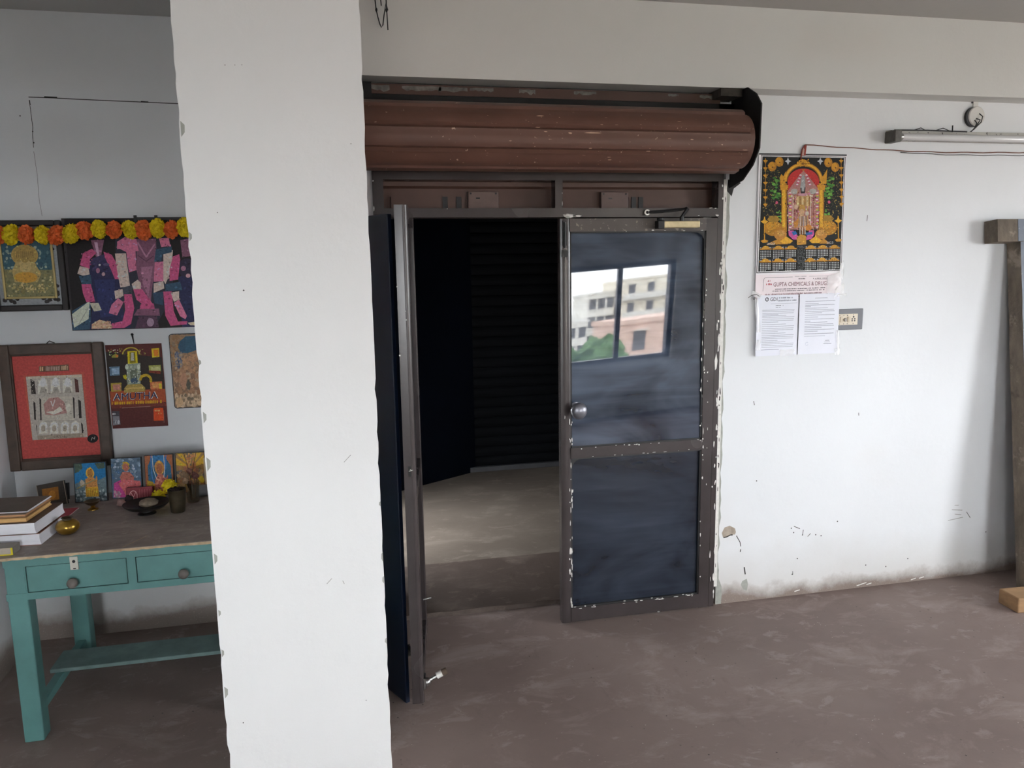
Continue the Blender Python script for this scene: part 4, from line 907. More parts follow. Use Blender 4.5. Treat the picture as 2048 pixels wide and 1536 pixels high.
b = MB(); b.box((-.085, -.0308, 0), (.0855, -.0298, .004)); b.box((.079, -.0308, 0), (.0855, -.0298, .027)); b.build('yellow_border', mat('yellow_print', 'f0e02c', .5), mb_)
b = MB(); b.box((-.085, -.0306, .004), (.079, -.0299, .027)); b.build('panel', mat('beige_print', 'c9bdad', .5), mb_)

# brass pot, lamp, dish, tumbler, glass and the rest of the offerings
def lathe_thing(name, label, cat, loc, prof, m, pn=None, n=40, **k):
    b = MB(); b.lathe(prof, n=n); return tag(b.build(name, m, None, loc, smooth=50), label, cat)
pot = thing('brass_pot', 'small round brass pot beside the books on the teal table', 'pot', (-1.050, 3.150, TZ))
pot.scale = (.92, .92, .92)
b = MB(); b.lathe([(.001, 0), (.020, 0), (.030, .004), (.040, .014), (.0455, .027), (.0445, .040), (.037, .051), (.026, .0575), (.018, .060)]); b.build('body', M['brass'], pot, smooth=50)
b = MB(); b.lathe([(.018, .0595), (.0165, .063), (.020, .067), (.023, .069), (.021, .070), (.014, .066), (.014, .060)]); b.build('rim', M['darkbrass'], pot, smooth=50)
dy = thing('oil_lamp', 'tiny brass oil lamp standing before the blue picture', 'lamp', (-1.048, 3.452, TZ))
b = MB(); b.lathe([(.001, 0), (.021, 0), (.020, .004), (.010, .008), (.007, .014), (.009, .018)], n=24); b.build('foot', M['brass'], dy, smooth=50)
b = MB(); b.lathe([(.008, .018), (.020, .024), (.028, .032), (.030, .038), (.027, .038), (.018, .029), (.001, .025)], n=24); b.build('bowl', M['darkbrass'], dy, smooth=50)
ds_ = thing('offering_dish', 'wide dark dish on a small foot in the middle of the table', 'dish', (-.812, 3.335, TZ))
b = MB(); b.lathe([(.001, 0), (.036, 0), (.034, .004), (.022, .008), (.020, .014), (.044, .019), (.072, .028), (.086, .040), (.089, .046), (.084, .045), (.066, .035), (.036, .027), (.001, .025)]); b.build('bowl', mat('blackened_metal', '25221f', .45, .4, var=.2), ds_, smooth=50)
b = MB(); b.ball((0, 0, .0), .036, u=24, v=14, sc=(1, .95, .50), lump=.12)
tag(b.build('incense_cake', mat('grey_brown_cake', '8b7d6b', .9, var=.25, scale=60, bump=.4), None, (-.800, 3.322, TZ+.048), smooth=180), 'round grey-brown lump lying in the dark dish', 'offering')
tu = thing('metal_tumbler', 'tarnished brass tumbler standing right of the dark dish', 'tumbler', (-.690, 3.325, TZ))
b = MB(); b.lathe([(.001, 0), (.026, 0), (.028, .003), (.031, .04), (.0355, .094), (.0365, .096), (.0345, .096), (.030, .04), (.027, .006), (.001, .005)]); b.build('cup', M['darkbrass'], tu, smooth=50)
b = MB(); rr = random.Random(3)
for k in range(22): a = rr.random()*6.28; b.ball((.020*rr.random()*cos(a)-.006, .020*rr.random()*sin(a), .088+.008*rr.random()), .008, u=7, v=5, lump=.7)
tag(b.build('dried_petals', mat('dark_dry_petals', '2c1d1c', .9), None, (-.690, 3.325, TZ)), 'dark dried petals heaped in the brass tumbler', 'petals', kind='stuff')
gl_ = thing('drinking_glass', 'small clear glass behind the brass tumbler at the right end of the table', 'glass', (-.652, 3.452, TZ))
b = MB(); b.lathe([(.001, 0), (.022, 0), (.024, .004), (.029, .088), (.0275, .088), (.0225, .008), (.001, .007)], n=32); b.build('tumbler', M['tumbler_glass'], gl_, smooth=50)
wf = thing('withered_flowers', 'withered brown flowers standing in the small clear glass', 'flowers', (-.652, 3.452, TZ+.01))
rr = random.Random(12)
for k in range(7):
    a = rr.random()*6.28; tip = (.026*cos(a)-.008, .02*sin(a), .085+.045*rr.random()); b = MB(); b.tube([(.006*cos(a), .006*sin(a), 0), (.014*cos(a), .012*sin(a), .05), tip], .0016, 6); s_ = b.build('stem', mat('dry_stem', '6b5a44', .9), wf)
    b = MB(); b.ball(tip, .012, u=9, v=6, lump=.7, sc=(1, .8, 1.1)); b.build('flower_head', mat('dry_flower', ['8f7358', 'a88a6c', '7a4f48', '9a6a5c'][k % 4], .9), s_)
gc = thing('metal_cup', 'shiny grey cup lying at the table end beside the pillar', 'cup', (-.634, 3.520, TZ))
b = MB(); b.lathe([(.001, .036), (.022, .034), (.025, .03), (.0275, -.034), (.029, -.036), (.0265, -.036), (.0235, .026), (.001, .028)], (0, 0, .0292), axis='x', n=32); b.build('cup', mat('dull_zinc', '8f9298', .3, .7), gc, smooth=50)
b = MB(); b.box((-.012, -.03, 0), (.012, .03, .030), rot=Matrix.Rotation(.2, 3, 'Z')); tag(b.build('paper_scrap', M['sheet'], None, (-.578, 3.545, TZ)), 'white folded paper behind the grey cup', 'paper')
b = MB(); b.box((0, 0, 0), (.05, .02, .16)); tag(b.build('incense_carton', mat('cream_carton', 'd5c0a0', .6), None, (-.622, 3.578, TZ), bevel=.001), 'tall cream incense carton behind the grey cup at the pillar edge', 'box')
rb = thing('small_carton', 'small maroon carton with pale letters, standing behind the dark dish', 'box', (-.882, 3.515, TZ), (radians(-8), 0, radians(-4)))
A = Art(.108, .062, [(840, 490), (1175, 478), (1175, 700), (840, 690)], G); A.rect(830, 470, 1180, 710, '6e2f36', 1)
A.arc(935, 590, 42, 50, 180, 360, 'b98a86', 2, sy=1.3); A.rect(885, 590, 893, 690, 'b98a86', 2); A.rect(977, 590, 985, 690, 'b98a86', 2); A.line([(900, 545), (935, 620), (968, 545)], 7, 'b98a86', 3); A.line([(935, 620), (935, 670)], 8, 'b98a86', 3)
for x in (1010, 1040, 1075, 1105, 1140): A.rect(x, 510, x+9, 640, '84474c', 2)
A.build('face', rb, (0, 0, .031)); b = MB(); b.box((-.054, .0003, 0), (.054, .03, .062)); b.build('carton', ink('6e2f36', G), rb)
b = MB(); b.ball((0, 0, .014), .016, u=12, v=8, lump=.4); tag(b.build('areca_nut', mat('pinkish_nut', '9b7d78', .8), None, (-.945, 3.475, TZ), smooth=180), 'pinkish-grey nut on the table in front of the picture row', 'nut')
b = MB(); b.ball((0, 0, .014), .018, u=12, v=8, sc=(1.1, .8, .8), lump=.6); tag(b.build('cloth_bundle', mat('dark_cloth', '3a2e2e', .9), None, (-.922, 3.522, TZ+.002), smooth=180), 'small dark cloth bundle against the pink picture', 'bundle')
def petal_ball(R, n, seed, sq=1.0):
    """a ruffled flower ball: a core and many curled petals"""
    b = MB(); rr = random.Random(seed); b.ball((0, 0, 0), R*.80, u=12, v=8, sc=(1, 1, sq))
    for k in range(n):
        z = 1-2*(k+.5)/n; a = k*2.39996+rr.uniform(-.2, .2); r = sqrt(max(0, 1-z*z)); d = Vector((r*cos(a), r*sin(a), z*sq))
        u = Vector((-sin(a), cos(a), 0)); v = d.cross(u).normalized(); tw = rr.uniform(0, 6.28); p, q = u*cos(tw)+v*sin(tw), v*cos(tw)-u*sin(tw)
        wd = R*rr.uniform(.16, .26); L = R*rr.uniform(.92, 1.10); o0 = d*R*.72
        b.add([tuple(o0-p*wd*.5), tuple(o0+p*wd*.5), tuple(d*L*.97+p*wd+q*wd*.3), tuple(d*L*1.05+q*wd*rr.uniform(.2, .9)), tuple(d*L*.97-p*wd+q*wd*.2)], [(0, 1, 2, 3, 4)])
    b.flat = True; return b
YEL, ORA = mat('yellow_petals', 'e2bc1e', .8, var=.12, scale=40, g=1.5), mat('orange_petals', 'e66a34', .8, var=.12, scale=40, g=1.5)
for i, (x, y, z, lb) in enumerate(((-.797, 3.490, TZ+.027, 'yellow flower head lying on the table behind the dark dish'), (-.757, 3.515, TZ+.062, 'yellow flower head propped higher, behind the brass tumbler'))):
    o = petal_ball(.029, 60, 40+i, .95).build('yellow_flower', YEL, None, (x, y, z)); tag(o, lb, 'flower')

# ------------------------------------------------------------------ marigold garland
ga = thing('marigold_garland', 'string of alternating yellow and orange marigold pompoms across the upper pictures', 'garland', (-1.0, 3.728, 1.85))
zx = [(-110, 232), (15, 230), (130, 230), (270, 230), (415, 235), (545, 235), (680, 225), (805, 200), (945, 190), (1085, 195), (1235, 195), (1365, 200), (1500, 185), (1635, 195), (1765, 180), (1890, 180)]
pos = [(-1.388+(x-15)*(.728/1725), 1.849+(230-y)*.00052) for x, y in zx]; src = {}
for i, (x, z) in enumerate(pos):
    kd = 'o' if i % 2 else 'y'
    if kd in src: o = src[kd].copy(); COL.objects.link(o); o.parent = ga
    else: o = petal_ball(.0365, 170, 60+i, 1.12).build('pompom', ORA if kd == 'o' else YEL, ga); src[kd] = o
    o.location = (x+1.0, 0, z-1.85); o.rotation_euler = (rnd.uniform(-.5, .5), rnd.uniform(-.3, .3), rnd.uniform(0, 6)); q = rnd.uniform(.93, 1.06); o.scale = (q*.92, q*.9, q)
b = MB(); b.tube([(x+1.0, 0, z-1.85+.004) for x, z in pos]+[(.42, .0, .03)], .0016, 6); b.build('string', M['mark'], ga)

# ------------------------------------------------------------------ pictures on the alcove wall
DK = '1d1a1b'
def frame4(parent, w, h, fw_, d, m, name='frame', y=0.0, bev=.003, prof=None):
    b = MB(); X, Z = w/2, h/2
    for a, c in (((-X, y-d, -Z), (-X+fw_, y, Z)), ((X-fw_, y-d, -Z), (X, y, Z)), ((-X+fw_, y-d, Z-fw_), (X-fw_, y, Z)), ((-X+fw_, y-d, -Z), (X-fw_, y, -Z+fw_))): b.box(a, c)
    return b.build(name, m, parent, bevel=bev)
FB = mat('dark_brown_frame', '57463b', .45, var=.2, scale=20); FK = mat('black_brown_frame', '2c2524', .35, var=.2, scale=20)
# pink-garlanded triptych photograph
pk = thing('framed_picture', 'wide dark picture of figures draped in pink garlands, behind the marigold string', 'picture', (-.895, YS-.003, 1.676))
A = Art(.522, .484, [(602, 66), (1790, 86), (1872, 1116), (706, 1116)], G)
NV, NV2, PK, PK2, PK3, CR, MV, MV2, TL = '262845', '303250', 'a84a70', 'b56682', '8b3a5f', 'b9a29a', '6f4a5e', '8d6177', '31475a'
A.rect(595, 60, 1880, 1120, DK, 1); A.poly([(600, 66), (628, 66), (718, 1116), (706, 1116)], '2f2b2d', 2)
A.poly([(1090, 250), (1600, 250), (1640, 800), (1460, 1110), (1100, 1110), (1110, 640)], '2a2a36', 2)
A.poly([(700, 930), (870, 830), (870, 1110), (706, 1112)], TL, 2).poly([(700, 960), (860, 838), (850, 1010), (720, 1090)], 'a9aea0', 3); A.line([(760, 1060), (850, 900)], 8, '8b9084', 4)
A.poly([(860, 450), (1060, 460), (1140, 660), (1150, 900), (1240, 1110), (860, 1110), (900, 760), (780, 620)], NV, 3).poly([(900, 640), (1090, 640), (1080, 990), (960, 1000)], '2b2f55', 4)
A.poly([(870, 270), (990, 270), (960, 440), (920, 440)], MV, 4).poly([(900, 290), (930, 290), (950, 430), (935, 440)], 'a88aa0', 5).poly([(880, 440), (1000, 400), (1060, 480), (1040, 580), (880, 560)], '35304f', 5)
A.ell(990, 545, 70, 85, '2d2a48', 6).ell(935, 555, 18, 25, MV2, 7).ell(985, 590, 16, 18, 'a0848a', 7).ell(950, 503, 10, 10, 'd0c8d0', 8).ell(1010, 500, 30, 12, '4d4766', 7)
A.poly([(770, 500), (800, 390), (880, 350), (920, 390), (860, 450), (860, 540)], PK, 6).poly([(985, 380), (1060, 410), (1110, 500), (1140, 640), (1090, 640), (1050, 540), (1000, 440)], PK, 6)
A.poly([(748, 580), (770, 510), (850, 530), (860, 590), (800, 600)], CR, 6).poly([(760, 600), (870, 595), (880, 690), (790, 680)], TL, 6)
A.poly([(785, 680), (870, 680), (890, 760), (910, 850), (830, 850), (800, 770)], PK, 6).poly([(860, 860), (940, 860), (970, 930), (900, 940)], 'a3a091', 7)
A.poly([(1090, 400), (1190, 400), (1220, 640), (1230, 710), (1140, 720), (1110, 560)], CR, 6).poly([(1100, 340), (1290, 280), (1310, 380), (1200, 390)], PK2, 6).poly([(1195, 390), (1280, 370), (1290, 560), (1220, 580)], PK2, 6)
A.poly([(1110, 290), (1180, 250), (1290, 270), (1290, 330), (1110, 360)], PK2, 7).poly([(1160, 720), (1250, 700), (1250, 790), (1160, 780)], '3a3e48', 6).poly([(1085, 750), (1160, 735), (1170, 800), (1095, 830)], CR, 7)
A.poly([(1060, 880), (1120, 820), (1170, 860), (1110, 985), (1035, 960)], PK2, 7).poly([(1175, 785), (1245, 785), (1270, 920), (1240, 1070), (1180, 1105), (1060, 1105), (1060, 1060), (1160, 1040), (1185, 940)], PK, 7)
A.poly([(878, 1105), (880, 1060), (950, 1020), (1000, 1035), (1060, 1070), (1060, 1108)], 'bd957a', 7).spots(30, (885, 1040, 1050, 1105), 6, 12, ['c9a88c', 'a37a62', 'c98a86'], 8, 2)
A.poly([(1290, 270), (1470, 270), (1480, 480), (1440, 700), (1420, 900), (1340, 800), (1290, 560)], MV, 5); A.poly([(1330, 530), (1440, 530), (1400, 820), (1350, 700)], MV2, 6); A.line([(1300, 300), (1380, 440), (1460, 320)], 14, '9a6c84', 7); A.line([(1300, 420), (1380, 480), (1450, 430)], 10, '55384a', 7)
A.poly([(1245, 690), (1300, 650), (1330, 680), (1330, 740), (1260, 740)], CR, 7).poly([(1260, 740), (1340, 740), (1440, 880), (1450, 910), (1390, 920), (1290, 840)], PK, 7)
A.poly([(1460, 490), (1540, 485), (1545, 670), (1450, 675)], PK2, 6).poly([(1540, 400), (1630, 380), (1620, 560), (1560, 700), (1540, 660)], CR, 6).poly([(1470, 370), (1620, 345), (1620, 400), (1530, 420), (1520, 480), (1455, 485)], TL, 6).poly([(1500, 270), (1590, 265), (1605, 340), (1520, 350)], PK2, 6)
A.poly([(1450, 690), (1540, 670), (1550, 740), (1450, 780)], CR, 7).poly([(1440, 780), (1540, 770), (1540, 900), (1460, 880)], '2e4054', 6)
A.poly([(1265, 990), (1300, 930), (1500, 930), (1510, 1000)], MV, 6).poly([(1310, 1000), (1480, 1000), (1500, 1112), (1280, 1112)], '4a3546', 5).ell(1420, 1060, 34, 40, '8d7688', 6).poly([(1330, 880), (1450, 880), (1460, 930), (1320, 930)], PK, 7)
A.poly([(1680, 640), (1830, 560), (1872, 1116), (1720, 1116)], NV, 4).poly([(1700, 290), (1800, 270), (1800, 440), (1720, 450)], MV, 4).ell(1760, 550, 80, 90, '2b2638', 5).ell(1730, 555, 24, 24, MV2, 6).ell(1775, 625, 22, 20, 'a8828a', 6)
A.poly([(1630, 440), (1690, 420), (1700, 470), (1680, 660), (1600, 670), (1600, 560)], PK, 6).poly([(1560, 700), (1700, 680), (1720, 760), (1560, 770)], TL, 6).poly([(1610, 780), (1690, 770), (1690, 850), (1640, 870)], CR, 7)
A.poly([(1540, 770), (1620, 770), (1640, 960), (1680, 1060), (1770, 1060), (1760, 1090), (1610, 1100), (1560, 1000)], PK, 6).poly([(1640, 880), (1690, 850), (1765, 1010), (1750, 1040), (1700, 1010)], PK2, 7).poly([(1770, 1075), (1855, 1065), (1862, 1105), (1800, 1100)], 'b9a58e', 7)
A.spots(150, (770, 360, 1180, 1100), 5, 11, [PK2, PK3, 'c06a94'], 9, 3, lambda x, y: (x < 900 and 380 < y < 850 and x > 790+(y-680)*.25 and (y < 500 or y > 690)) or (x > 1180 and y > 800))
A.dapple(13, .75); A.build('print', pk, (0, -.018, 0)); b = MB(); b.box((-.262, -.0178, -.243), (.262, 0, .243)); b.build('backing_board', FK, pk)
b = MB(); [b.box((x, -.024, .20), (x+.012, -.016, .255)) for x in (.03, .115)]; b.box((.03, -.022, .235), (.26, -.017, .247)); b.build('top_clip', M['black'], pk)
# gold seated figure in black-brown frame with silvery mat
gf = thing('framed_picture', 'gold seated figure in a black-brown frame, half hidden by the marigold string', 'picture', (-1.309, YS-.003, 1.718))
frame4(gf, .296, .388, .026, .022, FK, bev=.005)
A = Art(.25, .34, [(-35, 130), (590, 130), (655, 935), (18, 935)], G); A.rect(-40, 120, 660, 940, '83878a', 1)
A.build('mat_board', gf, (0, -.006, 0)); b = MB()
for cx, cz, s1, s2 in ((-.085, -.145, 1, 1), (.075, -.145, -1, 1), (.105, -.12, 0, 1), (.10, .10, 0, -1)):
    for k in range(5): b.ball((cx+s1*(.012*k-.02), -.0075, cz+.010*sin(k*1.7)+(0 if s1 else (k-2)*.014)), .0095, u=9, v=6, sc=(1, .25, .8), lump=.5)
b.build('corner_ornament', mat('dark_ornament', '2b2422', .5), gf)
A = Art(.196, .268, [(0, 210), (480, 200), (525, 835), (45, 850)], G); YG = '8d7f50'
A.rect(-20, 190, 540, 860, '33505c', 1); A.spots(60, (20, 330, 480, 560), 8, 22, ['7d8f88', '4f6a6e', '2c4654', '8f9a8c'], 2, 2); A.rect(30, 560, 520, 850, '6b6a4d', 2); A.spots(130, (40, 560, 510, 840), 8, 20, ['7d7750', '93875a', '58583f', 'a39a72', '6f6a45'], 3, 4)
A.ell(235, 415, 130, 110, 'a08850', 4).ell(235, 415, 112, 92, '97804a', 5); A.poly([(150, 480), (320, 480), (390, 600), (350, 690), (130, 690), (110, 580)], '9c8a5a', 6); A.ell(240, 640, 112, 56, 'ab8238', 7).ell(236, 520, 60, 70, 'a89767', 7).ell(236, 430, 42, 62, '8f7a48', 8)
for k in range(9): A.line([(165+k*18, 375), (158+k*20, 440)], 5, '6e5d38', 8)
for x in (160, 320): A.ell(x, 540, 26, 60, '9a8a5c', 8)
A.spots(60, (120, 700, 420, 790), 8, 16, ['93875a', 'b0a375', '6b6040'], 7, 5); A.dapple(10); A.build('print', gf, (0, -.008, 0))
frame4(gf, .210, .282, .010, .014, mat('gilt_inner_frame', 'cdb97f', .3, .6, var=.1), 'inner_frame', 0, .003)
# red mat, pale cut-paper relief, brown frame
rf = thing('framed_picture', 'pale relief panel on a red mat in a wide dark brown frame', 'picture', (-1.252, YS-.003, 1.098), (radians(-1.0), 0, 0))
frame4(rf, .424, .562, .046, .030, FB, bev=.006); frame4(rf, .342, .480, .010, .022, FB, 'inner_moulding', 0, .003)
A = Art(.346, .478, [(52, 222), (880, 212), (985, 1215), (198, 1235)], G); A.rect(40, 200, 1000, 1250, '9c423e', 1)
A.poly([(345, 338), (628, 328), (634, 386), (345, 392)], '584438', 2); A.marks(352, 395, 362, 44, 'a98c6c', 3, .9, 22); A.marks(410, 545, 360, 46, '8d7a70', 3, .85, 16); A.marks(560, 622, 357, 44, 'a08a70', 3, .9, 24)
A.poly([(200, 420), (235, 420), (310, 1005), (298, 1005)], 'c58648', 2); A.poly([(200, 418), (780, 405), (845, 998), (300, 1006)], '9c4a40', 2)
A.build('mat_board', rf, (0, -.010, 0))
A = Art(.225, .285, [(225, 450), (765, 432), (838, 1000), (300, 1028)], G); STN, WH = '98928a', 'b4aea4'
A.rect(210, 420, 850, 1040, STN, 1); A.poly([(228, 445), (775, 432), (779, 455), (232, 468)], 'a59c8c', 2)
for x0, y0, x1, y1, k in ((268, 470, 325, 605, 0), (695, 465, 745, 592, 1), (300, 670, 330, 840, 0), (735, 655, 775, 826, 0), (330, 880, 345, 985, 0), (768, 865, 795, 965, 0), (358, 640, 384, 845, 0), (682, 630, 708, 825, 0)): A.poly([(x0, y0), (x0+(x1-x0)*.7, y0+18), (x1, y1), (x0+14, y1)], ['2f2a27', '4a2f2b'][k], 3)
for cx in (388, 510, 628): A.poly([(cx-46, 480), (cx+40, 476), (cx+52, 598), (cx-42, 603)], WH, 2).ell(cx+2, 500, 30, 42, 'c4bfb6', 3).poly([(cx-30, 600), (cx-14, 545), (cx+24, 545), (cx+46, 596)], '8b857c', 4).arc(cx+2, 545, 34, 46, 200, 340, 'cdc8c0', 5)
for cx in (402, 508, 612, 712): A.poly([(cx-42, 970), (cx-34, 870), (cx, 848), (cx+34, 868), (cx+44, 966)], WH, 2).arc(cx, 905, 26, 40, 170, 370, 'c8c3ba', 3).ell(cx, 920, 22, 28, '8d8376', 4).line([(cx-32, 965), (cx-22, 910)], 8, 'cbc6bd', 5).line([(cx+32, 962), (cx+22, 908)], 8, 'cbc6bd', 5)
A.poly([(362, 640), (680, 622), (705, 845), (395, 850)], 'a19b90', 2).poly([(400, 700), (450, 645), (540, 635), (600, 680), (630, 780), (500, 800), (420, 795)], '94706a', 3).poly([(425, 770), (500, 760), (560, 720), (590, 760), (500, 795)], WH, 4).line([(470, 670), (490, 720), (510, 660)], 8, 'd3cec6', 5).ell(640, 730, 26, 36, 'b5ada2', 3)
A.line([(360, 605), (690, 597)], 3, '7f786d', 4).line([(395, 855), (705, 845)], 3, '7f786d', 4).poly([(345, 985), (790, 962), (800, 1005), (352, 1028)], '857a6c', 4); A.spots(26, (500, 985, 640, 1005), 4, 9, ['6b6156'], 5, 2)
A.spots(80, (235, 470, 300, 1000), 4, 9, ['8a847b', 'a8a298'], 2, 9); A.dapple(8, .4); A.build('relief_panel', rf, (0, -.014, -.004), back=(STN, .003))
b = MB(); n = 24; b.prism([(.0225*cos(2*pi*i/n), .0195*sin(2*pi*i/n)) for i in range(n)], 'xz', -.0115, -.0102, 0)
b.tube([(-.008, -.0116, -.006), (0, -.0117, .006), (.006, -.0116, -.004), (.011, -.0117, .006)], .0016, 6, 1); b.build('sticker', [ink('211f20', G), ink('9a9590', G)], rf, (.132, 0, -.155), (0, radians(-12), 0))
b = MB(); b.tube([(-.02, -.004, .281), (-.008, -.003, .292), (.012, -.003, .282)], .0022); b.build('hanger', M['mark'], rf)
# maroon trade calendar
am = thing('wall_calendar', 'maroon trade calendar lettered AMUTHA, hanging from a nail right of the red-matted frame', 'calendar', (-.918, YS-.004, 1.172), (radians(-.5), 0, 0))
A = Art(.236, .382, [(60, 238), (935, 207), (1042, 1468), (218, 1502)], G); MR, BK = '4a2220', '2a2320'
A.rect(50, 195, 1050, 1510, MR, 1); A.poly([(70, 340), (940, 420), (985, 900), (150, 930)], BK, 2); A.poly([(160, 930), (1000, 900), (1012, 1130), (185, 1165)], '8a4226', 2); A.poly([(185, 1130), (1015, 1100), (1020, 1165), (190, 1195)], '5e2b22', 3)
A.arc(465, 375, 118, 140, 180, 360, '9c8c34', 4, sy=.78).arc(465, 385, 88, 118, 180, 360, '3d3526', 4, sy=.7); A.spots(40, (270, 290, 700, 380), 6, 16, ['7d7434', '8f8a50', '5f5530'], 3, 4, lambda x, y: abs(x-465) > 120); A.spots(20, (110, 300, 270, 390), 8, 16, ['b9b09a', '8f5a34', '6b8a4a'], 4, 8)
A.poly([(170, 400), (230, 360), (272, 400), (265, 425), (170, 425)], '7d7a34', 4).poly([(225, 385), (270, 380), (265, 415), (235, 420)], 'c06a2a', 5)
A.poly([(408, 330), (555, 322), (572, 515), (418, 520)], 'b9a21c', 5).poly([(440, 345), (525, 340), (540, 500), (448, 505)], '6b6218', 6).poly([(468, 350), (505, 350), (515, 470), (462, 470)], '9a9a92', 7)
A.poly([(392, 520), (610, 505), (618, 820), (420, 830)], '7c8476', 6).poly([(450, 600), (560, 596), (570, 800), (470, 805)], '565c4e', 7).ell(522, 770, 56, 48, '37485a', 8); A.spots(80, (400, 520, 612, 810), 6, 14, ['a3aa9c', '646a5c', 'b5baa8', '7d7d5a', '4a4f45'], 8, 4)
for x in (404, 585): A.ell(x, 565, 26, 40, 'a8b0a2', 9)
A.poly([(345, 690), (390, 680), (412, 720), (400, 760), (360, 735)], 'a39a20', 6).arc(695, 770, 62, 100, 180, 380, 'a08422', 6).poly([(610, 690), (700, 670), (700, 710), (620, 730)], 'a08422', 6)
A.poly([(370, 890), (420, 830), (630, 822), (690, 880), (690, 935), (372, 955)], '8f7a40', 7).poly([(390, 880), (660, 868), (665, 890), (392, 905)], 'a58d50', 8)
for x0, y0, x1, y1, cs in ((780, 280, 900, 415, ('cf9a20', 'c76a20')), (738, 535, 925, 640, ('8a8a4a', '9c9c6a')), (760, 785, 945, 900, ('a8603c', 'bd7a4a')), (140, 555, 295, 690, ('4f6478', '7d93a8')), (165, 800, 325, 930, ('8f7a30', '9c6a5c'))):
    A.poly([(x0, y0+8), (x1, y0), (x1+6, y1), (x0+12, y1+10)], cs[0], 4); A.poly([(x0+30, y0+30), (x1-14, y0+24), (x1-6, y1-20), (x0+44, y1-12)], cs[1], 5)
A.poly([(900, 815), (942, 822), (940, 905), (905, 895)], 'b5a02c', 6); A.poly([(740, 620), (925, 625), (922, 675), (745, 650)], '6b2f22', 6)
A.text('AMUTHA', 206, 1074, 682, 110, 'c9c4bf', 5, -.04); A.text('AMUTHA', 218, 1068, 658, 98, '1c2346', 6, -.04)
A.marks(192, 488, 1112, 48, 'c98a1c', 5, 1, 34, 1, -.025); A.marks(505, 958, 1104, 50, 'c98a1c', 5, 1, 32, 2, -.03); A.line([(345, 1186), (770, 1166)], 10, '7a5a52', 4)
A.poly([(200, 1232), (306, 1232), (332, 1440), (222, 1455)], '3c3a40', 4).poly([(208, 1312), (306, 1308), (328, 1436), (222, 1450)], '6b6a70', 5).line([(250, 1420), (266, 1370)], 10, '9a9aa0', 6).ell(300, 1400, 18, 34, '9a9aa0', 6); A.marks(206, 272, 1275, 26, 'b5b2b0', 6, 1, 20)
A.poly([(818, 1210), (835, 1194), (965, 1190), (978, 1385), (825, 1390)], 'c0401c', 4); A.marks(838, 920, 1232, 28, 'd9905c', 5, .9, 22); A.marks(890, 940, 1275, 24, 'd98a50', 5, .9, 22); A.line([(975, 1230), (980, 1420)], 5, '8a6a60', 4)
A.dapple(11, .4); A.build('sheet', am, back=(MR, .0012)); b = MB(); b.tube([(0, .001, .235), (0, -.006, .232), (.004, -.004, .19)], [.005, .004, .0014]); b.ball((-.001, -.004, .235), .006, u=10, v=6); b.build('nail', M['black'], am)
# small worn print with rounded corners
wp = thing('wall_plaque', 'worn brown plaque with a blue patch, half hidden by the pillar', 'picture', (-.665, YS-.003, 1.232))
def rr_pts(X, Z, r): return [(sx*(X-r)+r*cos(a), sz*(Z-r)+r*sin(a)) for sx, sz, a0 in ((1, 1, 0), (-1, 1, 90), (-1, -1, 180), (1, -1, 270)) for a in [radians(a0+15*i) for i in range(7)]]
b = MB(); b.prism(rr_pts(.100, .172, .014), 'xz', -.012, 0); b.build('backing_board', mat('navy_edge', '23262c', .5), wp)
A = Art(.194, .338, [(1085, 70), (1960, 60), (2035, 1190), (1150, 1165)], G)
A.poly([(1092, 95), (1110, 74), (1950, 66), (1962, 90), (2030, 1165), (2010, 1182), (1170, 1160), (1152, 1140)], '7a6350', 1)
A.spots(120, (1110, 90, 1500, 520), 20, 60, ['7d664f', '86684a', '6f6150', '75593f'], 2, 3); A.poly([(1290, 170), (1400, 100), (1600, 90), (1640, 300), (1430, 350), (1300, 340), (1250, 260)], '2d4a5c', 4); A.ell(1330, 250, 80, 110, '2b4557', 5, ragged=.3)
A.spots(90, (1190, 340, 1320, 560), 14, 34, ['54596a', '6a6a70', '3d4658', '8a7660'], 5, 6); A.spots(420, (1150, 560, 1900, 960), 20, 54, ['86664e', '7a5c46', '94745a', '6d5646', '8f7a64'], 3, 8); A.spots(160, (1290, 380, 1850, 640), 20, 48, ['8a6a52', '967456', '74604e'], 4, 9)
A.spots(200, (1170, 960, 1900, 1150), 20, 46, ['a08a72', '75634f', '8f7a62', 'ad977c', '5f5244'], 4, 10); A.ell(1240, 1080, 80, 80, 'a5896a', 7, ragged=.2); A.ell(1430, 830, 50, 90, '4a473d', 7, ragged=.3); A.ell(1340, 770, 70, 150, '8f6c56', 6, ragged=.2); A.build('print', wp, (0, -.0122, 0))

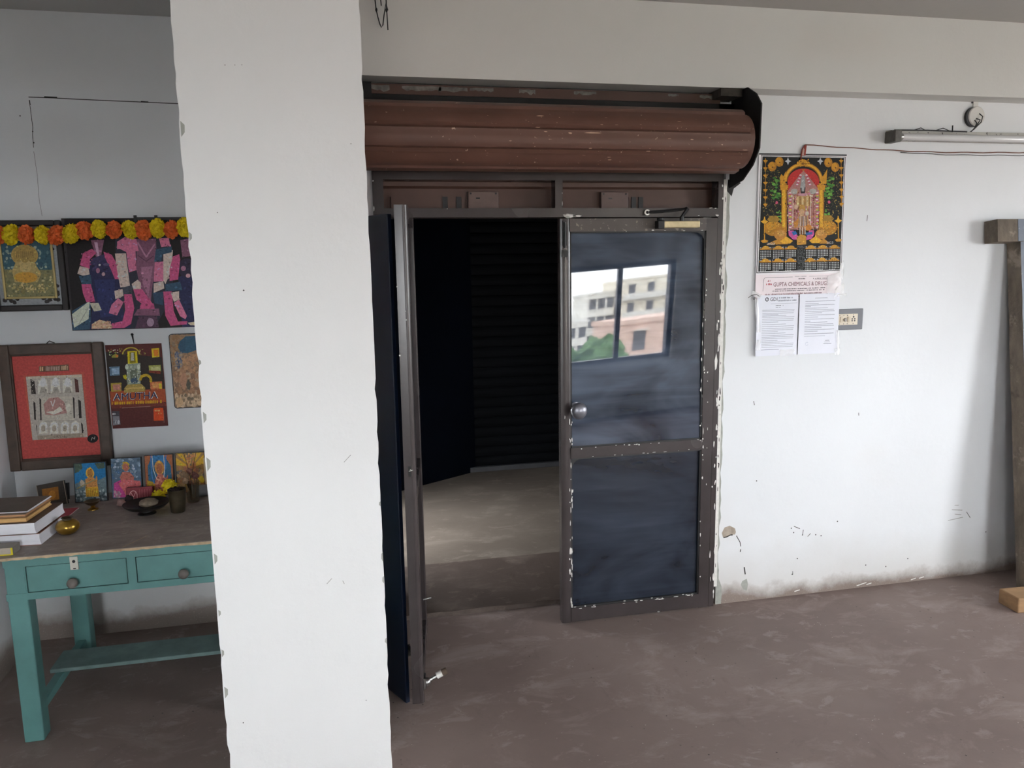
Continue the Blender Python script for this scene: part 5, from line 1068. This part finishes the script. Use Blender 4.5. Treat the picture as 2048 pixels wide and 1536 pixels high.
# ------------------------------------------------------------------ row of small pictures leaning at the back of the table
def row_pic(label, x, wd, ht, quad, draw, back='1b1a1b', y=3.575, rz=0, lean=-7, z=TZ, extra=None):
    o = thing('small_picture', label, 'picture', (x, y, z+.002), (radians(lean), 0, radians(rz)), 'small pictures leaning in a row at the back of the table')
    A = Art(wd-.006, ht-.006, quad, G); draw(A); A.dapple(12, .8); A.build('print', o, (0, 0, ht/2))
    b = MB(); b.box((-wd/2, .0004, 0), (wd/2, .012, ht)); b.build('backing_board', mat('black_card_edge', back, .5), o)
    if extra: extra(o)
    return o
SK = 'a3703f'
def d1(A):
    A.rect(60, 170, 560, 750, '1f5f8c', 1); A.poly([(90, 200), (200, 195), (210, 260), (150, 310), (95, 330)], '3c4a40', 2).poly([(390, 190), (530, 180), (530, 260), (430, 270)], '3c4a40', 2); A.poly([(85, 480), (230, 420), (420, 430), (530, 380), (530, 730), (85, 735)], '56666b', 2)
    A.spots(90, (90, 560, 520, 730), 12, 26, ['8a9496', '5c6a70', '9aa4a6', '3f4c52'], 3, 4); A.ell(312, 330, 60, 76, 'b98a3c', 4).ell(312, 330, 38, 60, '8a6030', 5).poly([(285, 280), (320, 240), (352, 280)], 'b88a34', 5)
    A.poly([(240, 420), (290, 380), (345, 380), (400, 430), (420, 660), (230, 660)], SK, 4).poly([(232, 530), (410, 520), (412, 660), (232, 660)], 'b8862c', 5); [A.line([(250+k*24, 540), (246+k*26, 655)], 5, '7a5a20', 6) for k in range(7)]
    A.line([(110, 545), (385, 415)], 16, '7d7350', 7); A.ell(188, 470, 40, 60, '9a8f80', 5, ragged=.3); A.ell(400, 410, 12, 40, SK, 5)
def d2(A):
    A.rect(560, 120, 1005, 710, '4d5f70', 1); A.spots(90, (575, 140, 990, 430), 12, 34, ['5f7284', '445462', '78889a', '3f5a78', '8a94a2'], 2, 6); A.ell(783, 245, 62, 62, 'b0912e', 3).ell(783, 245, 48, 50, '9c7a34', 4).ell(785, 265, 40, 56, '94584a', 5); A.poly([(730, 330), (840, 330), (895, 400), (880, 470), (700, 460), (690, 400)], '9c5c50', 5)
    A.poly([(575, 690), (595, 490), (720, 430), (840, 450), (830, 690)], 'a03c74', 4).poly([(660, 500), (740, 430), (980, 450), (985, 510), (840, 620), (830, 680), (740, 620)], 'ad5a5c', 5); A.poly([(740, 620), (830, 620), (825, 690), (760, 690)], 'b5785a', 6); A.spots(30, (580, 610, 680, 690), 10, 22, ['7d6a70', '9a8088'], 6, 3)
def d3(A):
    A.rect(1035, 100, 1460, 600, '8c5638', 1); A.poly([(1080, 470), (1085, 250), (1150, 140), (1250, 110), (1350, 130), (1430, 240), (1440, 470)], '2b5470', 2); A.rect(1165, 110, 1330, 200, '2f6490', 3); A.poly([(1055, 600), (1060, 430), (1150, 450), (1300, 520), (1440, 430), (1445, 600)], 'a3862e', 3)
    A.ell(1258, 270, 72, 92, 'a0703a', 4).ell(1258, 280, 44, 66, '8a5638', 5).poly([(1225, 210), (1260, 170), (1295, 210)], 'b08a3c', 5); A.poly([(1170, 600), (1180, 440), (1230, 350), (1300, 350), (1350, 400), (1380, 350), (1380, 430), (1310, 600)], '9c5a4c', 5); A.spots(70, (1185, 390, 1330, 580), 8, 18, ['ad7060', '8a4c44', 'b88a70'], 6, 6)
    A.line([(1140, 110), (1140, 380), (1165, 470)], 12, '3c6aa8', 7); A.line([(1160, 110), (1165, 290), (1205, 410)], 9, 'b9b5b0', 8); A.line([(1335, 110), (1335, 300), (1315, 390)], 10, 'b9b5b0', 8); A.line([(1368, 110), (1355, 200), (1350, 290)], 14, '3c6aa8', 7)
def d4(A):
    A.rect(1470, 85, 1885, 520, '8a6a3c', 1)
    for k in range(14):
        a0 = radians(180+k*360/14); a1 = radians(180+(k+.55)*360/14); A.poly([(1690, 240), (1690+330*cos(a0), 240+330*sin(a0)), (1690+330*cos(a1), 240+330*sin(a1))], ['b08c2c', '5a5650'][k % 2], 2)
    A.spots(160, (1500, 250, 1860, 520), 14, 34, ['94684a', 'a37a58', '8a5c44', '9c8058', '7a6248'], 4, 6); A.spots(60, (1620, 100, 1760, 320), 10, 24, ['a86c4a', 'b58850', '97603c'], 4, 8); A.ell(1836, 340, 36, 34, 'b09a30', 6); A.ell(1680, 400, 44, 40, '7a4c46', 7, ragged=.3)
    A.line([(1590, 95), (1685, 350)], 7, '261c1a', 8); A.line([(1760, 95), (1685, 350)], 7, '261c1a', 8)
row_pic('blue picture of a figure with a stringed instrument, leftmost of the leaning row', -1.085, .131, .170, [(90, 200), (540, 178), (520, 712), (84, 732)], d1, y=3.565, rz=-3)
row_pic('grey-blue picture of a haloed figure in pink, second from the left of the leaning row', -.945, .126, .178, [(580, 150), (1003, 122), (985, 670), (560, 705)], d2, y=3.58, rz=-3)
row_pic('picture with a red-brown arch and blue beads, third from left in the leaning row', -.813, .120, .180, [(1048, 125), (1458, 100), (1460, 590), (1036, 620)], d3, y=3.59, rz=-2)
row_pic('picture with yellow sunrays and a dark cord, rightmost of the leaning row', -.684, .124, .180, [(1475, 110), (1872, 85), (1890, 440), (1490, 520)], d4, y=3.595, rz=-2)
b = MB(); b.box((-.02, 0, 0), (.07, .012, .16)); tag(b.build('dark_board', mat('dark_board_edge', '2c3034', .5), None, (-.632, 3.640, TZ), (radians(-6), 0, 0)), 'dark backing board leaning behind the sunray picture', 'board')
def ds5(A): A.rect(700, 20, 1400, 500, '37322e', 1); A.poly([(862, 195), (1180, 150), (1215, 385), (900, 430)], '8a5c2a', 2); A.ell(1070, 300, 70, 80, 'a3702f', 3)
sm = thing('small_picture', 'small tilted dark frame with an orange centre, behind the books', 'picture', (-1.222, 3.535, TZ), (radians(-12), radians(-9), radians(-4)))
A = Art(.106, .094, [(765, 140), (1270, 48), (1370, 455), (855, 540)], G); ds5(A); A.build('print', sm, (0, 0, .053)); b = MB(); b.box((-.056, .0004, .003), (.056, .012, .103)); b.build('backing_board', mat('dark_frame_edge', '37322e', .5), sm)
b = MB(); b.box((.0535, -.001, .004), (.0555, .0, .102)); b.box((-.0555, -.001, .03), (-.0540, .0, .102)); b.build('pale_edge', mat('pale_edge', 'cbb9a4', .5), sm); b = MB(); b.box((.03, .012, .02), (.062, .035, .09), taper=.5); b.build('stand', M['black'], sm)
